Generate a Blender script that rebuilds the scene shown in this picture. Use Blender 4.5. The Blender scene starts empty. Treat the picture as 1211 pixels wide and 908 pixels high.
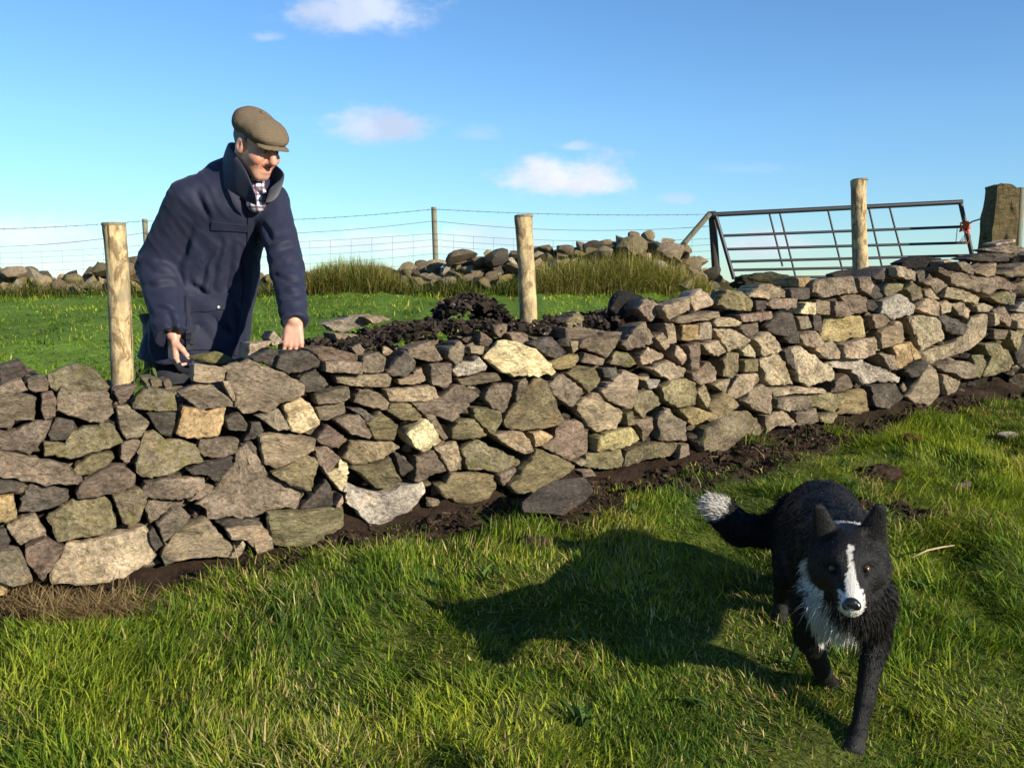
import bpy, bmesh, math, random
import numpy as np
from mathutils import Vector, Matrix
from mathutils.bvhtree import BVHTree

# ------------------------------------------------------------------ camera, light, sky
SC = bpy.context.scene
COL = SC.collection
random.seed(7)
RNG = np.random.default_rng(7)
EYE = Vector((0.0, 0.0, 1.15))
FPX, CX, CY, HORIZ = 1100.0, 605.5, 454.0, 332.0
PITCH = math.atan((CY - HORIZ) / FPX)
cam_d = bpy.data.cameras.new("camera")
cam = bpy.data.objects.new("camera", cam_d)
COL.objects.link(cam)
cam.location = EYE
cam.rotation_euler = (math.pi / 2 - PITCH, 0, 0)
cam_d.sensor_width = 36.0
cam_d.lens = 36.0 * FPX / 1211.0
cam_d.clip_start = 0.05
cam_d.clip_end = 9000.0
SC.camera = cam

SUN_EL = math.radians(21.0)
SUN_H = Vector((0.76, -0.65, 0)).normalized()
SUN_ROT = math.atan2(SUN_H.x, SUN_H.y)
sun_d = bpy.data.lights.new("sun", 'SUN')
sun_d.energy = 5.0
sun_d.angle = math.radians(0.5)
sun_d.color = (1.0, 0.90, 0.72)
sun = bpy.data.objects.new("sun", sun_d)
COL.objects.link(sun)
SUN_DIR = Vector((SUN_H.x * math.cos(SUN_EL), SUN_H.y * math.cos(SUN_EL), math.sin(SUN_EL)))
sun.rotation_euler = (-SUN_DIR).to_track_quat('-Z', 'Y').to_euler()
sun.location = (6, -6, 8)

SC.view_settings.view_transform = 'Standard'
SC.view_settings.look = 'None'
SC.view_settings.gamma = 1.0
SC.view_settings.exposure = 0.75


def ray(x, y):
    """world direction through photograph pixel (x, y), forward component along Y"""
    u = (x - CX) / FPX
    v = (CY - y) / FPX
    return Vector((u, math.cos(PITCH) + v * math.sin(PITCH), v * math.cos(PITCH) - math.sin(PITCH)))


def P(x, y, Y):
    d = ray(x, y)
    return EYE + d * (Y / d.y)


def proj(p):
    """photo pixel of a world point array (n,3)"""
    q = np.asarray(p) - np.array(EYE)
    c, s = math.cos(PITCH), math.sin(PITCH)
    zf = q[:, 1] * c - q[:, 2] * s
    zu = q[:, 1] * s + q[:, 2] * c
    return np.stack([CX + FPX * q[:, 0] / zf, CY - FPX * zu / zf], 1)


# --- world: Nishita sky with a few cloud puffs
W = bpy.data.worlds.new("World")
SC.world = W
W.use_nodes = True
nt = W.node_tree
nt.nodes.clear()


def nn(tree, t, **kw):
    n = tree.nodes.new(t)
    for k, v in kw.items():
        setattr(n, k, v)
    return n


def setin(n, i, v):
    n.inputs[i].default_value = v


def math_node(tree, op, a, b=None, c=None, clamp=False):
    n = nn(tree, 'ShaderNodeMath', operation=op)
    n.use_clamp = clamp
    for i, v in enumerate((a, b, c)):
        if v is None:
            continue
        if isinstance(v, (int, float)):
            n.inputs[i].default_value = v
        else:
            tree.links.new(v, n.inputs[i])
    return n.outputs[0]


sky = nn(nt, 'ShaderNodeTexSky', sky_type='NISHITA')
sky.sun_disc = False
sky.sun_elevation = SUN_EL
sky.sun_rotation = SUN_ROT
sky.altitude = 300
sky.air_density = 1.0
sky.dust_density = 0.0
sky.ozone_density = 3.5
bg = nn(nt, 'ShaderNodeBackground')
setin(bg, 1, 0.100)
wout = nn(nt, 'ShaderNodeOutputWorld')
hsv = nn(nt, 'ShaderNodeHueSaturation')
setin(hsv, 'Hue', 0.502)
setin(hsv, 'Saturation', 1.10)
tint = nn(nt, 'ShaderNodeMix', data_type='RGBA', blend_type='MULTIPLY')
tint.inputs[0].default_value = 1.0
nt.links.new(sky.outputs[0], tint.inputs[6])
nt.links.new(tint.outputs[2], hsv.inputs['Color'])
tc = nn(nt, 'ShaderNodeTexCoord')
sep = nn(nt, 'ShaderNodeSeparateXYZ')
nt.links.new(tc.outputs['Generated'], sep.inputs[0])
trp = nn(nt, 'ShaderNodeValToRGB')
el = trp.color_ramp.elements
el[0].position, el[0].color = 0.0, (0.60, 0.79, 0.93, 1)
el[1].position, el[1].color = 0.5, (1.0, 1.02, 1.06, 1)
e_ = el.new(0.16)
e_.color = (0.90, 0.99, 1.06, 1)
nt.links.new(sep.outputs[2], trp.inputs[0])
nt.links.new(trp.outputs[0], tint.inputs[7])
yy = math_node(nt, 'MAXIMUM', sep.outputs[1], 0.02)
uu = math_node(nt, 'DIVIDE', sep.outputs[0], yy)
ww = math_node(nt, 'DIVIDE', sep.outputs[2], yy)
comb = nn(nt, 'ShaderNodeCombineXYZ')
nt.links.new(uu, comb.inputs[0])
nt.links.new(ww, comb.inputs[1])
noi = nn(nt, 'ShaderNodeTexNoise')
setin(noi, 'Scale', 17.0)
setin(noi, 'Detail', 9.0)
setin(noi, 'Roughness', 0.62)
mapn = nn(nt, 'ShaderNodeMapping')
setin(mapn, 'Scale', (0.75, 1.35, 1))
nt.links.new(comb.outputs[0], mapn.inputs[0])
nt.links.new(mapn.outputs[0], noi.inputs['Vector'])
CLOUDS = [  # centre x, y, half-width, half-height (px of the photograph), strength
    (428, 18, 135, 58, 0.62), (318, 45, 40, 14, 0.32), (446, 153, 105, 42, 0.75), (662, 215, 132, 50, 0.95),
    (800, 236, 42, 15, 0.36), (678, 174, 42, 13, 0.42), (560, 160, 50, 20, 0.16), (905, 292, 95, 34, 0.62),
    (70, 282, 190, 36, 0.75), (420, 290, 190, 34, 0.66), (560, 285, 150, 40, 0.55), (890, 200, 120, 14, 0.10),
]
mask = None
for (cx, cy, a, b, st) in CLOUDS:
    d0 = ray(cx, cy)
    u0, w0 = d0.x / d0.y, d0.z / d0.y
    du = math_node(nt, 'MULTIPLY', math_node(nt, 'SUBTRACT', uu, u0), FPX / a)
    dw = math_node(nt, 'MULTIPLY', math_node(nt, 'SUBTRACT', ww, w0), FPX / b)
    dw = math_node(nt, 'MULTIPLY', dw, math_node(nt, 'ADD', 1.0, math_node(nt, 'MULTIPLY', math_node(nt, 'LESS_THAN', dw, 0.0), 0.7)))
    r = math_node(nt, 'SQRT', math_node(nt, 'ADD', math_node(nt, 'MULTIPLY', du, du), math_node(nt, 'MULTIPLY', dw, dw)))
    m = math_node(nt, 'SUBTRACT', 1.0, r, clamp=True)
    m = math_node(nt, 'ADD', math_node(nt, 'MULTIPLY', m, 1.25), math_node(nt, 'MULTIPLY', math_node(nt, 'SUBTRACT', noi.outputs[0], 0.60), 2.3))
    sm = nn(nt, 'ShaderNodeMapRange', interpolation_type='SMOOTHSTEP')
    setin(sm, 'From Min', 0.05)
    setin(sm, 'From Max', 0.85)
    setin(sm, 'To Max', st)
    nt.links.new(m, sm.inputs[0])
    gate_r = math_node(nt, 'LESS_THAN', r, 1.0)
    mm = math_node(nt, 'MULTIPLY', sm.outputs[0], gate_r)
    mask = mm if mask is None else math_node(nt, 'MAXIMUM', mask, mm)
mask = math_node(nt, 'MULTIPLY', mask, math_node(nt, 'GREATER_THAN', sep.outputs[1], 0.05))
noi2 = nn(nt, 'ShaderNodeTexNoise')
setin(noi2, 'Scale', 9.0)
setin(noi2, 'Detail', 4.0)
nt.links.new(comb.outputs[0], noi2.inputs['Vector'])
cramp = nn(nt, 'ShaderNodeValToRGB')
cramp.color_ramp.elements[0].position = 0.35
cramp.color_ramp.elements[0].color = (3.9, 4.2, 5.1, 1)
cramp.color_ramp.elements[1].position = 0.65
cramp.color_ramp.elements[1].color = (6.4, 6.4, 6.8, 1)
nt.links.new(noi2.outputs[0], cramp.inputs[0])
mix = nn(nt, 'ShaderNodeMix', data_type='RGBA')
nt.links.new(mask, mix.inputs[0])
nt.links.new(hsv.outputs[0], mix.inputs[6])
nt.links.new(cramp.outputs[0], mix.inputs[7])
nt.links.new(mix.outputs[2], bg.inputs[0])
nt.links.new(bg.outputs[0], wout.inputs[0])

# ------------------------------------------------------------------ noise and mesh helpers


def _hash(ix, iy, iz, seed):
    h = (ix * 374761393 + iy * 668265263 + iz * 2147483647 + seed * 974634777) & 0xFFFFFFFF
    h = ((h ^ (h >> 13)) * 1274126177) & 0xFFFFFFFF
    h = (h ^ (h >> 16)) & 0xFFFFFFFF
    return h.astype(np.float64) / 4294967295.0


def vnoise(p, seed=0):
    """value noise in [-1,1], p (n,3)"""
    p = np.asarray(p, float)
    i = np.floor(p).astype(np.int64)
    f = p - i
    f = f * f * (3 - 2 * f)
    out = 0
    for dx in (0, 1):
        wx = f[:, 0] if dx else 1 - f[:, 0]
        for dy in (0, 1):
            wy = f[:, 1] if dy else 1 - f[:, 1]
            for dz in (0, 1):
                wz = f[:, 2] if dz else 1 - f[:, 2]
                out = out + wx * wy * wz * _hash(i[:, 0] + dx, i[:, 1] + dy, i[:, 2] + dz, seed)
    return out * 2 - 1


def fbm(p, seed=0, octv=4, rough=0.5):
    p = np.asarray(p, float)
    a, s, t = 1.0, 0, 0
    for o in range(octv):
        s = s + a * vnoise(p * (2 ** o), seed + o * 17)
        t += a
        a *= rough
    return s / t


def n2(x, y, scale, seed=0, octv=3):
    return fbm(np.stack([x * scale, y * scale, np.zeros_like(x)], 1), seed, octv)


def mesh_np(name, V, F, col=None, smooth=True):
    """mesh from numpy verts and an (m,3) or (m,4) face array"""
    me = bpy.data.meshes.new(name)
    V = np.ascontiguousarray(V, dtype=np.float32)
    F = np.ascontiguousarray(F, dtype=np.int32)
    k = F.shape[1]
    me.vertices.add(len(V))
    me.vertices.foreach_set('co', V.ravel())
    me.loops.add(F.size)
    me.loops.foreach_set('vertex_index', F.ravel())
    me.polygons.add(len(F))
    me.polygons.foreach_set('loop_start', np.arange(0, F.size, k, dtype=np.int32))
    me.polygons.foreach_set('use_smooth', np.full(len(F), smooth, dtype=bool))
    if col is not None:
        at = me.attributes.new('Col', 'FLOAT_COLOR', 'POINT')
        c = np.ones((len(V), 4), np.float32)
        c[:, :3] = col[:, :3]
        if col.shape[1] == 4:
            c[:, 3] = col[:, 3]
        at.data.foreach_set('color', c.ravel())
    me.update(calc_edges=True)
    return me


def link(name, me, mat=None, parent=None, loc=None):
    o = bpy.data.objects.new(name, me)
    COL.objects.link(o)
    if mat is not None and me is not None and not me.materials:
        me.materials.append(mat)
    if parent is not None:
        o.parent = parent
        # children are given in world coordinates: undo the parent's location
        base = parent
        off = Vector((0, 0, 0))
        while base is not None:
            off += base.location
            base = base.parent
        o.location = (Vector(loc) if loc is not None else Vector((0, 0, 0))) - off
    elif loc is not None:
        o.location = loc
    return o


def thing(name, label, cat, loc=(0, 0, 0), group=None):
    o = bpy.data.objects.new(name, None)
    o.empty_display_size = 0.1
    COL.objects.link(o)
    o.location = loc
    return tag(o, label, cat, group)


def tag(o, label, cat, group=None, kind=None):
    if label:
        o['label'] = label
    if cat:
        o['category'] = cat
    if group:
        o['group'] = group
    if kind:
        o['kind'] = kind
    return o


def bm_obj(name, bm, mat, parent=None, loc=None, smooth=True, sharp=None):
    bmesh.ops.recalc_face_normals(bm, faces=bm.faces)
    me = bpy.data.meshes.new(name)
    bm.to_mesh(me)
    bm.free()
    me.polygons.foreach_set('use_smooth', [smooth] * len(me.polygons))
    if sharp:
        me.set_sharp_from_angle(angle=math.radians(sharp))
    return link(name, me, mat, parent, loc)


def tube(bm, pts, rad, n=10, caps=True):
    pts = [Vector(p) for p in pts]
    rads = rad if isinstance(rad, (list, tuple)) else [rad] * len(pts)
    rings = []
    for i, p in enumerate(pts):
        t = (pts[min(i + 1, len(pts) - 1)] - pts[max(i - 1, 0)]).normalized()
        a = t.cross(Vector((0, 0, 1)))
        if a.length < 1e-3:
            a = t.cross(Vector((0, 1, 0)))
        a.normalize()
        b = t.cross(a)
        rings.append([bm.verts.new(p + (a * math.cos(2 * math.pi * k / n) + b * math.sin(2 * math.pi * k / n)) * rads[i]) for k in range(n)])
    for i in range(len(rings) - 1):
        for k in range(n):
            bm.faces.new((rings[i][k], rings[i][(k + 1) % n], rings[i + 1][(k + 1) % n], rings[i + 1][k]))
    if caps:
        bm.faces.new(rings[0])
        bm.faces.new(list(reversed(rings[-1])))
    return rings


# ------------------------------------------------------------------ signed distance modelling
class Grid:
    def __init__(self, lo, hi, h):
        self.lo = np.array(lo, float)
        self.h = h
        self.n = np.ceil((np.array(hi, float) - self.lo) / h).astype(int) + 1
        self.a = np.full(self.n, 0.2, np.float32)

    def _sub(self, lo, hi):
        i0 = np.clip(np.floor((np.array(lo) - self.lo) / self.h).astype(int), 0, self.n - 1)
        i1 = np.clip(np.ceil((np.array(hi) - self.lo) / self.h).astype(int) + 1, 1, self.n)
        if (i1 <= i0).any():
            return None, None
        ax = [self.lo[k] + self.h * np.arange(i0[k], i1[k]) for k in range(3)]
        X = np.stack(np.meshgrid(*ax, indexing='ij'), -1)
        return tuple(slice(i0[k], i1[k]) for k in range(3)), X

    def _mix(self, sl, d, k, op):
        a = self.a[sl]
        if op == 'add':
            h = np.clip(0.5 + 0.5 * (a - d) / k, 0, 1)
            self.a[sl] = a * (1 - h) + d * h - k * h * (1 - h)
        else:
            h = np.clip(0.5 - 0.5 * (a + d) / k, 0, 1)
            self.a[sl] = a * (1 - h) + (-d) * h + k * h * (1 - h)

    def cone(self, a, b, ra, rb, k=0.02, flat=None, op='add'):
        a, b = np.array(a, float), np.array(b, float)
        m = max(ra, rb) * 1.6 + k * 1.5 + 2 * self.h
        sl, X = self._sub(np.minimum(a, b) - m, np.maximum(a, b) + m)
        if sl is None:
            return
        q = X - a
        ba = b - a
        if flat is not None:
            nv, fq = np.array(flat[0], float), flat[1]
            nv = nv / np.linalg.norm(nv)
            q = q + (q @ nv)[..., None] * nv * (1 / fq - 1)
            ba = ba + (ba @ nv) * nv * (1 / fq - 1)
        t = np.clip((q @ ba) / max(ba @ ba, 1e-9), 0, 1)
        d = np.linalg.norm(q - t[..., None] * ba, axis=-1) - (ra + (rb - ra) * t)
        if flat is not None:
            d = d * math.sqrt(flat[1])
        self._mix(sl, d, k, op)

    def ell(self, c, axes, radii, k=0.02, op='add'):
        """ellipsoid; axes 3 unit vectors"""
        c = np.array(c, float)
        A = np.array([np.array(v, float) / np.linalg.norm(v) for v in axes])
        r = np.array(radii, float)
        m = r.max() + k * 1.5 + 2 * self.h
        sl, X = self._sub(c - m, c + m)
        if sl is None:
            return
        q = (X - c) @ A.T
        k0 = np.linalg.norm(q / r, axis=-1)
        k1 = np.linalg.norm(q / (r * r), axis=-1)
        d = k0 * (k0 - 1) / np.maximum(k1, 1e-6)
        self._mix(sl, d, k, op)

    def mesh(self):
        """surface nets -> verts, quads"""
        a = self.a
        s = a < 0
        n = np.array(s.shape)
        c = np.zeros(n - 1, np.uint8)
        for dx in (0, 1):
            for dy in (0, 1):
                for dz in (0, 1):
                    c += s[dx:n[0] - 1 + dx, dy:n[1] - 1 + dy, dz:n[2] - 1 + dz]
        act = (c > 0) & (c < 8)
        idx = np.argwhere(act)
        vid = np.full(n - 1, -1, np.int64)
        vid[act] = np.arange(len(idx))
        acc = np.zeros((len(idx), 3))
        cnt = np.zeros(len(idx))
        corners = [(x, y, z) for x in (0, 1) for y in (0, 1) for z in (0, 1)]
        for p in corners:
            for ax in range(3):
                if p[ax] == 1:
                    continue
                q = list(p)
                q[ax] = 1
                va = a[tuple((idx + p).T)]
                vb = a[tuple((idx + q).T)]
                cr = (va < 0) != (vb < 0)
                t = np.where(cr, va / np.where(np.abs(va - vb) < 1e-12, 1, va - vb), 0)
                pt = np.array(p, float)[None, :].repeat(len(idx), 0)
                pt[:, ax] += t
                acc[cr] += pt[cr]
                cnt[cr] += 1
        V = self.lo + self.h * (idx + acc / cnt[:, None])
        F = []
        for ax in range(3):
            o = [(0, 0, 0), (0, 0, 0)]
            u, w = [k for k in range(3) if k != ax]
            sl0 = [slice(1, n[k] - 1) for k in range(3)]
            sl1 = [slice(1, n[k] - 1) for k in range(3)]
            sl0[ax] = slice(0, n[ax] - 1)
            sl1[ax] = slice(1, n[ax])
            s0, s1 = s[tuple(sl0)], s[tuple(sl1)]
            e = np.argwhere(s0 != s1)
            if len(e) == 0:
                continue
            flip = s0[tuple(e.T)]
            g = e.copy()
            g[:, u] += 1
            g[:, w] += 1
            du = np.zeros(3, int)
            du[u] = 1
            dw = np.zeros(3, int)
            dw[w] = 1
            q = np.stack([vid[tuple((g - du - dw).T)], vid[tuple((g - dw).T)], vid[tuple(g.T)], vid[tuple((g - du).T)]], 1)
            if ax == 1:
                flip = ~flip
            q[~flip] = q[~flip][:, ::-1]
            F.append(q)
        return V, np.concatenate(F)


def vnormals(V, F):
    a = V[F[:, 0]]
    nf = np.cross(V[F[:, 1]] - a, V[F[:, 2]] - a)
    if F.shape[1] == 4:
        nf = nf + np.cross(V[F[:, 2]] - a, V[F[:, 3]] - a)
    N = np.zeros_like(V)
    for k in range(F.shape[1]):
        for c in range(3):
            N[:, c] += np.bincount(F[:, k], nf[:, c], len(V))
    return N / np.maximum(np.linalg.norm(N, axis=1), 1e-12)[:, None]


# ------------------------------------------------------------------ materials
def new_mat(name, rough=0.8, spec=0.3):
    m = bpy.data.materials.new(name)
    m.use_nodes = True
    t = m.node_tree
    b = t.nodes['Principled BSDF']
    b.inputs['Roughness'].default_value = rough
    b.inputs['Specular IOR Level'].default_value = spec
    return m, t, b


def noise_tex(t, vec, scale, detail=5, rough=0.55, dist=0.0):
    n = nn(t, 'ShaderNodeTexNoise')
    setin(n, 'Scale', scale)
    setin(n, 'Detail', detail)
    setin(n, 'Roughness', rough)
    setin(n, 'Distortion', dist)
    if vec is not None:
        t.links.new(vec, n.inputs['Vector'])
    return n.outputs[0]


def ramp(t, fac, stops):
    r = nn(t, 'ShaderNodeValToRGB')
    el = r.color_ramp.elements
    while len(el) > len(stops):
        el.remove(el[-1])
    while len(el) < len(stops):
        el.new(0.5)
    for e, (p, c) in zip(el, stops):
        e.position = p
        e.color = (c, c, c, 1) if isinstance(c, (int, float)) else (*c, 1)
    t.links.new(fac, r.inputs[0])
    return r.outputs[0]


def mixc(t, fac, a, b, blend='MIX'):
    m = nn(t, 'ShaderNodeMix', data_type='RGBA', blend_type=blend)
    for i, v in ((0, fac), (6, a), (7, b)):
        if isinstance(v, (int, float)):
            m.inputs[i].default_value = v
        elif isinstance(v, tuple):
            m.inputs[i].default_value = (*v, 1)
        else:
            t.links.new(v, m.inputs[i])
    return m.outputs[2]


def bump(t, b, h, strength, dist, prev=None):
    n = nn(t, 'ShaderNodeBump')
    setin(n, 'Strength', strength)
    setin(n, 'Distance', dist)
    t.links.new(h, n.inputs['Height'])
    if prev is not None:
        t.links.new(prev, n.inputs['Normal'])
    t.links.new(n.outputs[0], b.inputs['Normal'])
    return n.outputs[0]


def stone_mat(name, source):
    m, t, b = new_mat(name, 0.85, 0.25)
    co = nn(t, 'ShaderNodeTexCoord').outputs['Object']
    if source == 'object':
        oi = nn(t, 'ShaderNodeObjectInfo')
        col, alpha = oi.outputs['Color'], oi.outputs['Alpha']
        sc = nn(t, 'ShaderNodeVectorMath', operation='SCALE')
        sc.inputs[0].default_value = (37.0, 53.0, 71.0)
        t.links.new(oi.outputs['Random'], sc.inputs['Scale'])
        ad = nn(t, 'ShaderNodeVectorMath', operation='ADD')
        t.links.new(co, ad.inputs[0])
        t.links.new(sc.outputs[0], ad.inputs[1])
        # some stones split along their bedding: stretch the grain of about half of them
        fr = math_node(t, 'FRACT', math_node(t, 'MULTIPLY', oi.outputs['Random'], 17.3))
        st_ = math_node(t, 'ADD', 1.0, math_node(t, 'MULTIPLY', math_node(t, 'MAXIMUM', math_node(t, 'SUBTRACT', fr, 0.45), 0.0), 6.0))
        cx3 = nn(t, 'ShaderNodeCombineXYZ')
        cx3.inputs[0].default_value = 0.9
        cx3.inputs[1].default_value = 0.9
        t.links.new(st_, cx3.inputs[2])
        mu = nn(t, 'ShaderNodeVectorMath', operation='MULTIPLY')
        t.links.new(ad.outputs[0], mu.inputs[0])
        t.links.new(cx3.outputs[0], mu.inputs[1])
        vec = mu.outputs[0]
    else:
        at = nn(t, 'ShaderNodeAttribute', attribute_name='Col')
        col, alpha = at.outputs['Color'], at.outputs['Alpha']
        vec = co
    big = noise_tex(t, vec, 9.0, 6, 0.62, 0.4)
    fine = noise_tex(t, vec, 70.0, 7, 0.68)
    grit = noise_tex(t, vec, 260.0, 4, 0.7)
    c = mixc(t, 1.0, col, ramp(t, big, [(0.3, 0.45), (0.5, 0.95), (0.7, 1.5)]), 'MULTIPLY')
    c = mixc(t, 1.0, c, ramp(t, fine, [(0.32, 0.42), (0.5, 1.0), (0.68, 1.5)]), 'MULTIPLY')
    c = mixc(t, 1.0, c, ramp(t, grit, [(0.3, 0.7), (0.5, 1.0), (0.7, 1.25)]), 'MULTIPLY')
    # warm iron staining
    st = noise_tex(t, vec, 14.0, 4, 0.6, 1.0)
    c = mixc(t, ramp(t, st, [(0.56, 0.0), (0.72, 0.45)]), c, mixc(t, 1.0, c, (1.25, 0.86, 0.55), 'MULTIPLY'))
    # yellow-green lichen crust and moss, as much as the stone's alpha says
    ln = noise_tex(t, vec, 20.0, 6, 0.7, 0.6)
    thr = math_node(t, 'SUBTRACT', 0.80, math_node(t, 'MULTIPLY', alpha, 0.42))
    lm = nn(t, 'ShaderNodeMapRange', interpolation_type='SMOOTHSTEP')
    t.links.new(ln, lm.inputs[0])
    t.links.new(thr, lm.inputs['From Min'])
    t.links.new(math_node(t, 'ADD', thr, 0.12), lm.inputs['From Max'])
    mosscol = mixc(t, ramp(t, noise_tex(t, vec, 45.0, 3), [(0.35, 0.0), (0.65, 1.0)]), (0.125, 0.110, 0.030), (0.27, 0.225, 0.095))
    c = mixc(t, math_node(t, 'MULTIPLY', lm.outputs[0], 0.8), c, mosscol)
    # pale lichen specks
    vo = nn(t, 'ShaderNodeTexVoronoi')
    setin(vo, 'Scale', 38.0)
    t.links.new(vec, vo.inputs['Vector'])
    sp = math_node(t, 'ADD', vo.outputs['Distance'], math_node(t, 'MULTIPLY', fine, 0.35))
    pm = ramp(t, sp, [(0.28, 1.0), (0.36, 0.0)])
    gate = ramp(t, noise_tex(t, vec, 12.0, 2), [(0.52, 0.0), (0.6, 0.62)])
    c = mixc(t, math_node(t, 'MULTIPLY', pm, gate), c, (0.42, 0.40, 0.33))
    t.links.new(c, b.inputs['Base Color'])
    n1 = bump(t, b, big, 0.9, 0.05)
    n2_ = bump(t, b, fine, 1.0, 0.022, n1)
    bump(t, b, grit, 0.8, 0.005, n2_)
    return m


M_STONE = stone_mat('wall_stone', 'object')
M_RUBBLE = stone_mat('rubble_stone', 'attr')


def attr_mat(name, rough, spec, bscale=None, bstr=0.4, bdist=0.01, vary=0.35, vscale=30.0):
    m, t, b = new_mat(name, rough, spec)
    at = nn(t, 'ShaderNodeAttribute', attribute_name='Col').outputs['Color']
    co = nn(t, 'ShaderNodeTexCoord').outputs['Object']
    nz = noise_tex(t, co, vscale, 6, 0.65)
    c = mixc(t, 1.0, at, ramp(t, nz, [(0.25, 1 - vary), (0.75, 1 + vary)]), 'MULTIPLY')
    t.links.new(c, b.inputs['Base Color'])
    if bscale:
        bump(t, b, noise_tex(t, co, bscale, 6, 0.7), bstr, bdist)
    return m


M_GROUND = attr_mat('turf_and_soil', 0.95, 0.1, 40.0, 0.9, 0.02, 0.5, 22.0)
M_SOIL = attr_mat('peaty_soil', 0.92, 0.15, 55.0, 1.0, 0.02, 0.6, 40.0)


def grass_mat(name):
    m, t, b = new_mat(name, 0.6, 0.14)
    at = nn(t, 'ShaderNodeAttribute', attribute_name='Col').outputs['Color']
    t.links.new(at, b.inputs['Base Color'])
    tr = nn(t, 'ShaderNodeBsdfTranslucent')
    t.links.new(mixc(t, 1.0, at, (1.25, 1.2, 0.45), 'MULTIPLY'), tr.inputs[0])
    ms = nn(t, 'ShaderNodeMixShader')
    ms.inputs[0].default_value = 0.38
    t.links.new(b.outputs[0], ms.inputs[1])
    t.links.new(tr.outputs[0], ms.inputs[2])
    t.links.new(ms.outputs[0], t.nodes['Material Output'].inputs[0])
    return m


M_GRASS = grass_mat('grass_blade')


def wood_mat(name, base, dark, amount):
    m, t, b = new_mat(name, 0.8, 0.2)
    co = nn(t, 'ShaderNodeTexCoord').outputs['Object']
    mp = nn(t, 'ShaderNodeMapping')
    setin(mp, 'Scale', (1, 1, 0.16))
    t.links.new(co, mp.inputs[0])
    grain = noise_tex(t, mp.outputs[0], 90.0, 6, 0.65)
    mp2 = nn(t, 'ShaderNodeMapping')
    setin(mp2, 'Scale', (1, 1, 0.55))
    t.links.new(co, mp2.inputs[0])
    bark = noise_tex(t, mp2.outputs[0], 24.0, 7, 0.72, 0.8)
    c = mixc(t, 1.0, base, ramp(t, grain, [(0.3, 0.62), (0.7, 1.25)]), 'MULTIPLY')
    c = mixc(t, ramp(t, bark, [(amount, 0.0), (amount + 0.1, 0.85)]), c, dark)
    mp3 = nn(t, 'ShaderNodeMapping')
    setin(mp3, 'Scale', (1, 1, 0.035))
    t.links.new(co, mp3.inputs[0])
    crack = noise_tex(t, mp3.outputs[0], 60.0, 3, 0.5)
    c = mixc(t, ramp(t, crack, [(0.34, 0.85), (0.38, 0.0)]), c, (0.05, 0.035, 0.02))
    blot = noise_tex(t, co, 11.0, 5, 0.6)
    c = mixc(t, ramp(t, blot, [(0.46, 0.0), (0.62, 0.65)]), c, (0.20, 0.165, 0.11))
    t.links.new(c, b.inputs['Base Color'])
    n1 = bump(t, b, bark, 0.7, 0.008)
    bump(t, b, grain, 0.4, 0.003, n1)
    return m


M_POST = wood_mat('peeled_larch', (0.50, 0.38, 0.20), (0.15, 0.09, 0.045), 0.46)
M_GREYWOOD = wood_mat('weathered_wood', (0.20, 0.20, 0.14), (0.07, 0.07, 0.05), 0.6)


def plain_mat(name, col, rough=0.6, spec=0.4, metal=0.0, bscale=0, bstr=0.3, bdist=0.002, vary=0.25, vscale=40.0, sheen=0.0):
    m, t, b = new_mat(name, rough, spec)
    co = nn(t, 'ShaderNodeTexCoord').outputs['Object']
    nz = noise_tex(t, co, vscale, 6, 0.65)
    c = mixc(t, 1.0, col, ramp(t, nz, [(0.25, 1 - vary), (0.75, 1 + vary)]), 'MULTIPLY')
    t.links.new(c, b.inputs['Base Color'])
    b.inputs['Metallic'].default_value = metal
    if sheen:
        b.inputs['Sheen Weight'].default_value = sheen
    if bscale:
        bump(t, b, noise_tex(t, co, bscale, 5, 0.6), bstr, bdist)
    return m


M_GATE = plain_mat('painted_gate_steel', (0.020, 0.022, 0.030), 0.45, 0.5, 0.0, 60, 0.3, 0.001, 0.4)
M_WIRE = plain_mat('galvanised_wire', (0.16, 0.165, 0.17), 0.5, 0.5, 0.4)
M_TWINE = plain_mat('orange_twine', (0.75, 0.16, 0.07), 0.8, 0.2)

# ------------------------------------------------------------------ the lie of the land
WP0 = Vector((-1.42, 3.10, 0))
WP1 = Vector((2.87, 5.50, 0))
WE = (WP1 - WP0).normalized()                 # along the wall, to the right
WN = Vector((WE.y, -WE.x, 0))                 # out of its front face, towards the camera


def wall_t(x, y):
    """signed distance in front of the wall's face"""
    return (x - WP0.x) * WN.x + (y - WP0.y) * WN.y


def wall_s(x, y):
    return (x - WP0.x) * WE.x + (y - WP0.y) * WE.y


def smooth(a, b, x):
    t = np.clip((x - a) / (b - a), 0, 1)
    return t * t * (3 - 2 * t)


def base_g(y):
    y = np.asarray(y, float)
    z = -0.38 + 0.167 * np.clip(y, -5, 5.2)
    z = z + np.clip(y - 5.2, 0, 7.4) * 0.086
    z = z - np.clip(y - 12.6, 0, 240) * 0.11
    return z


def soil_mask(x, y):
    """1 where the turf has been cut away in front of the wall"""
    t = wall_t(x, y)
    s = wall_s(x, y)
    width = 0.10 + 0.31 * smooth(1.0, 1.7, s) + 0.06 * n2(s, t * 0, 2.3, 3, 2) - 0.25 * smooth(2.9, 3.9, s)
    edge = n2(x, y, 5.0, 11, 3) * 0.16
    m = 1 - smooth(width - 0.05, width + 0.10, t + edge)
    mud = np.hypot((x - 1.43) / 0.34, (y - 3.62) / 0.12) + edge * 3.0
    m = np.maximum(m, 1 - smooth(0.75, 1.15, mud))
    return m * (t > -0.9)


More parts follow.
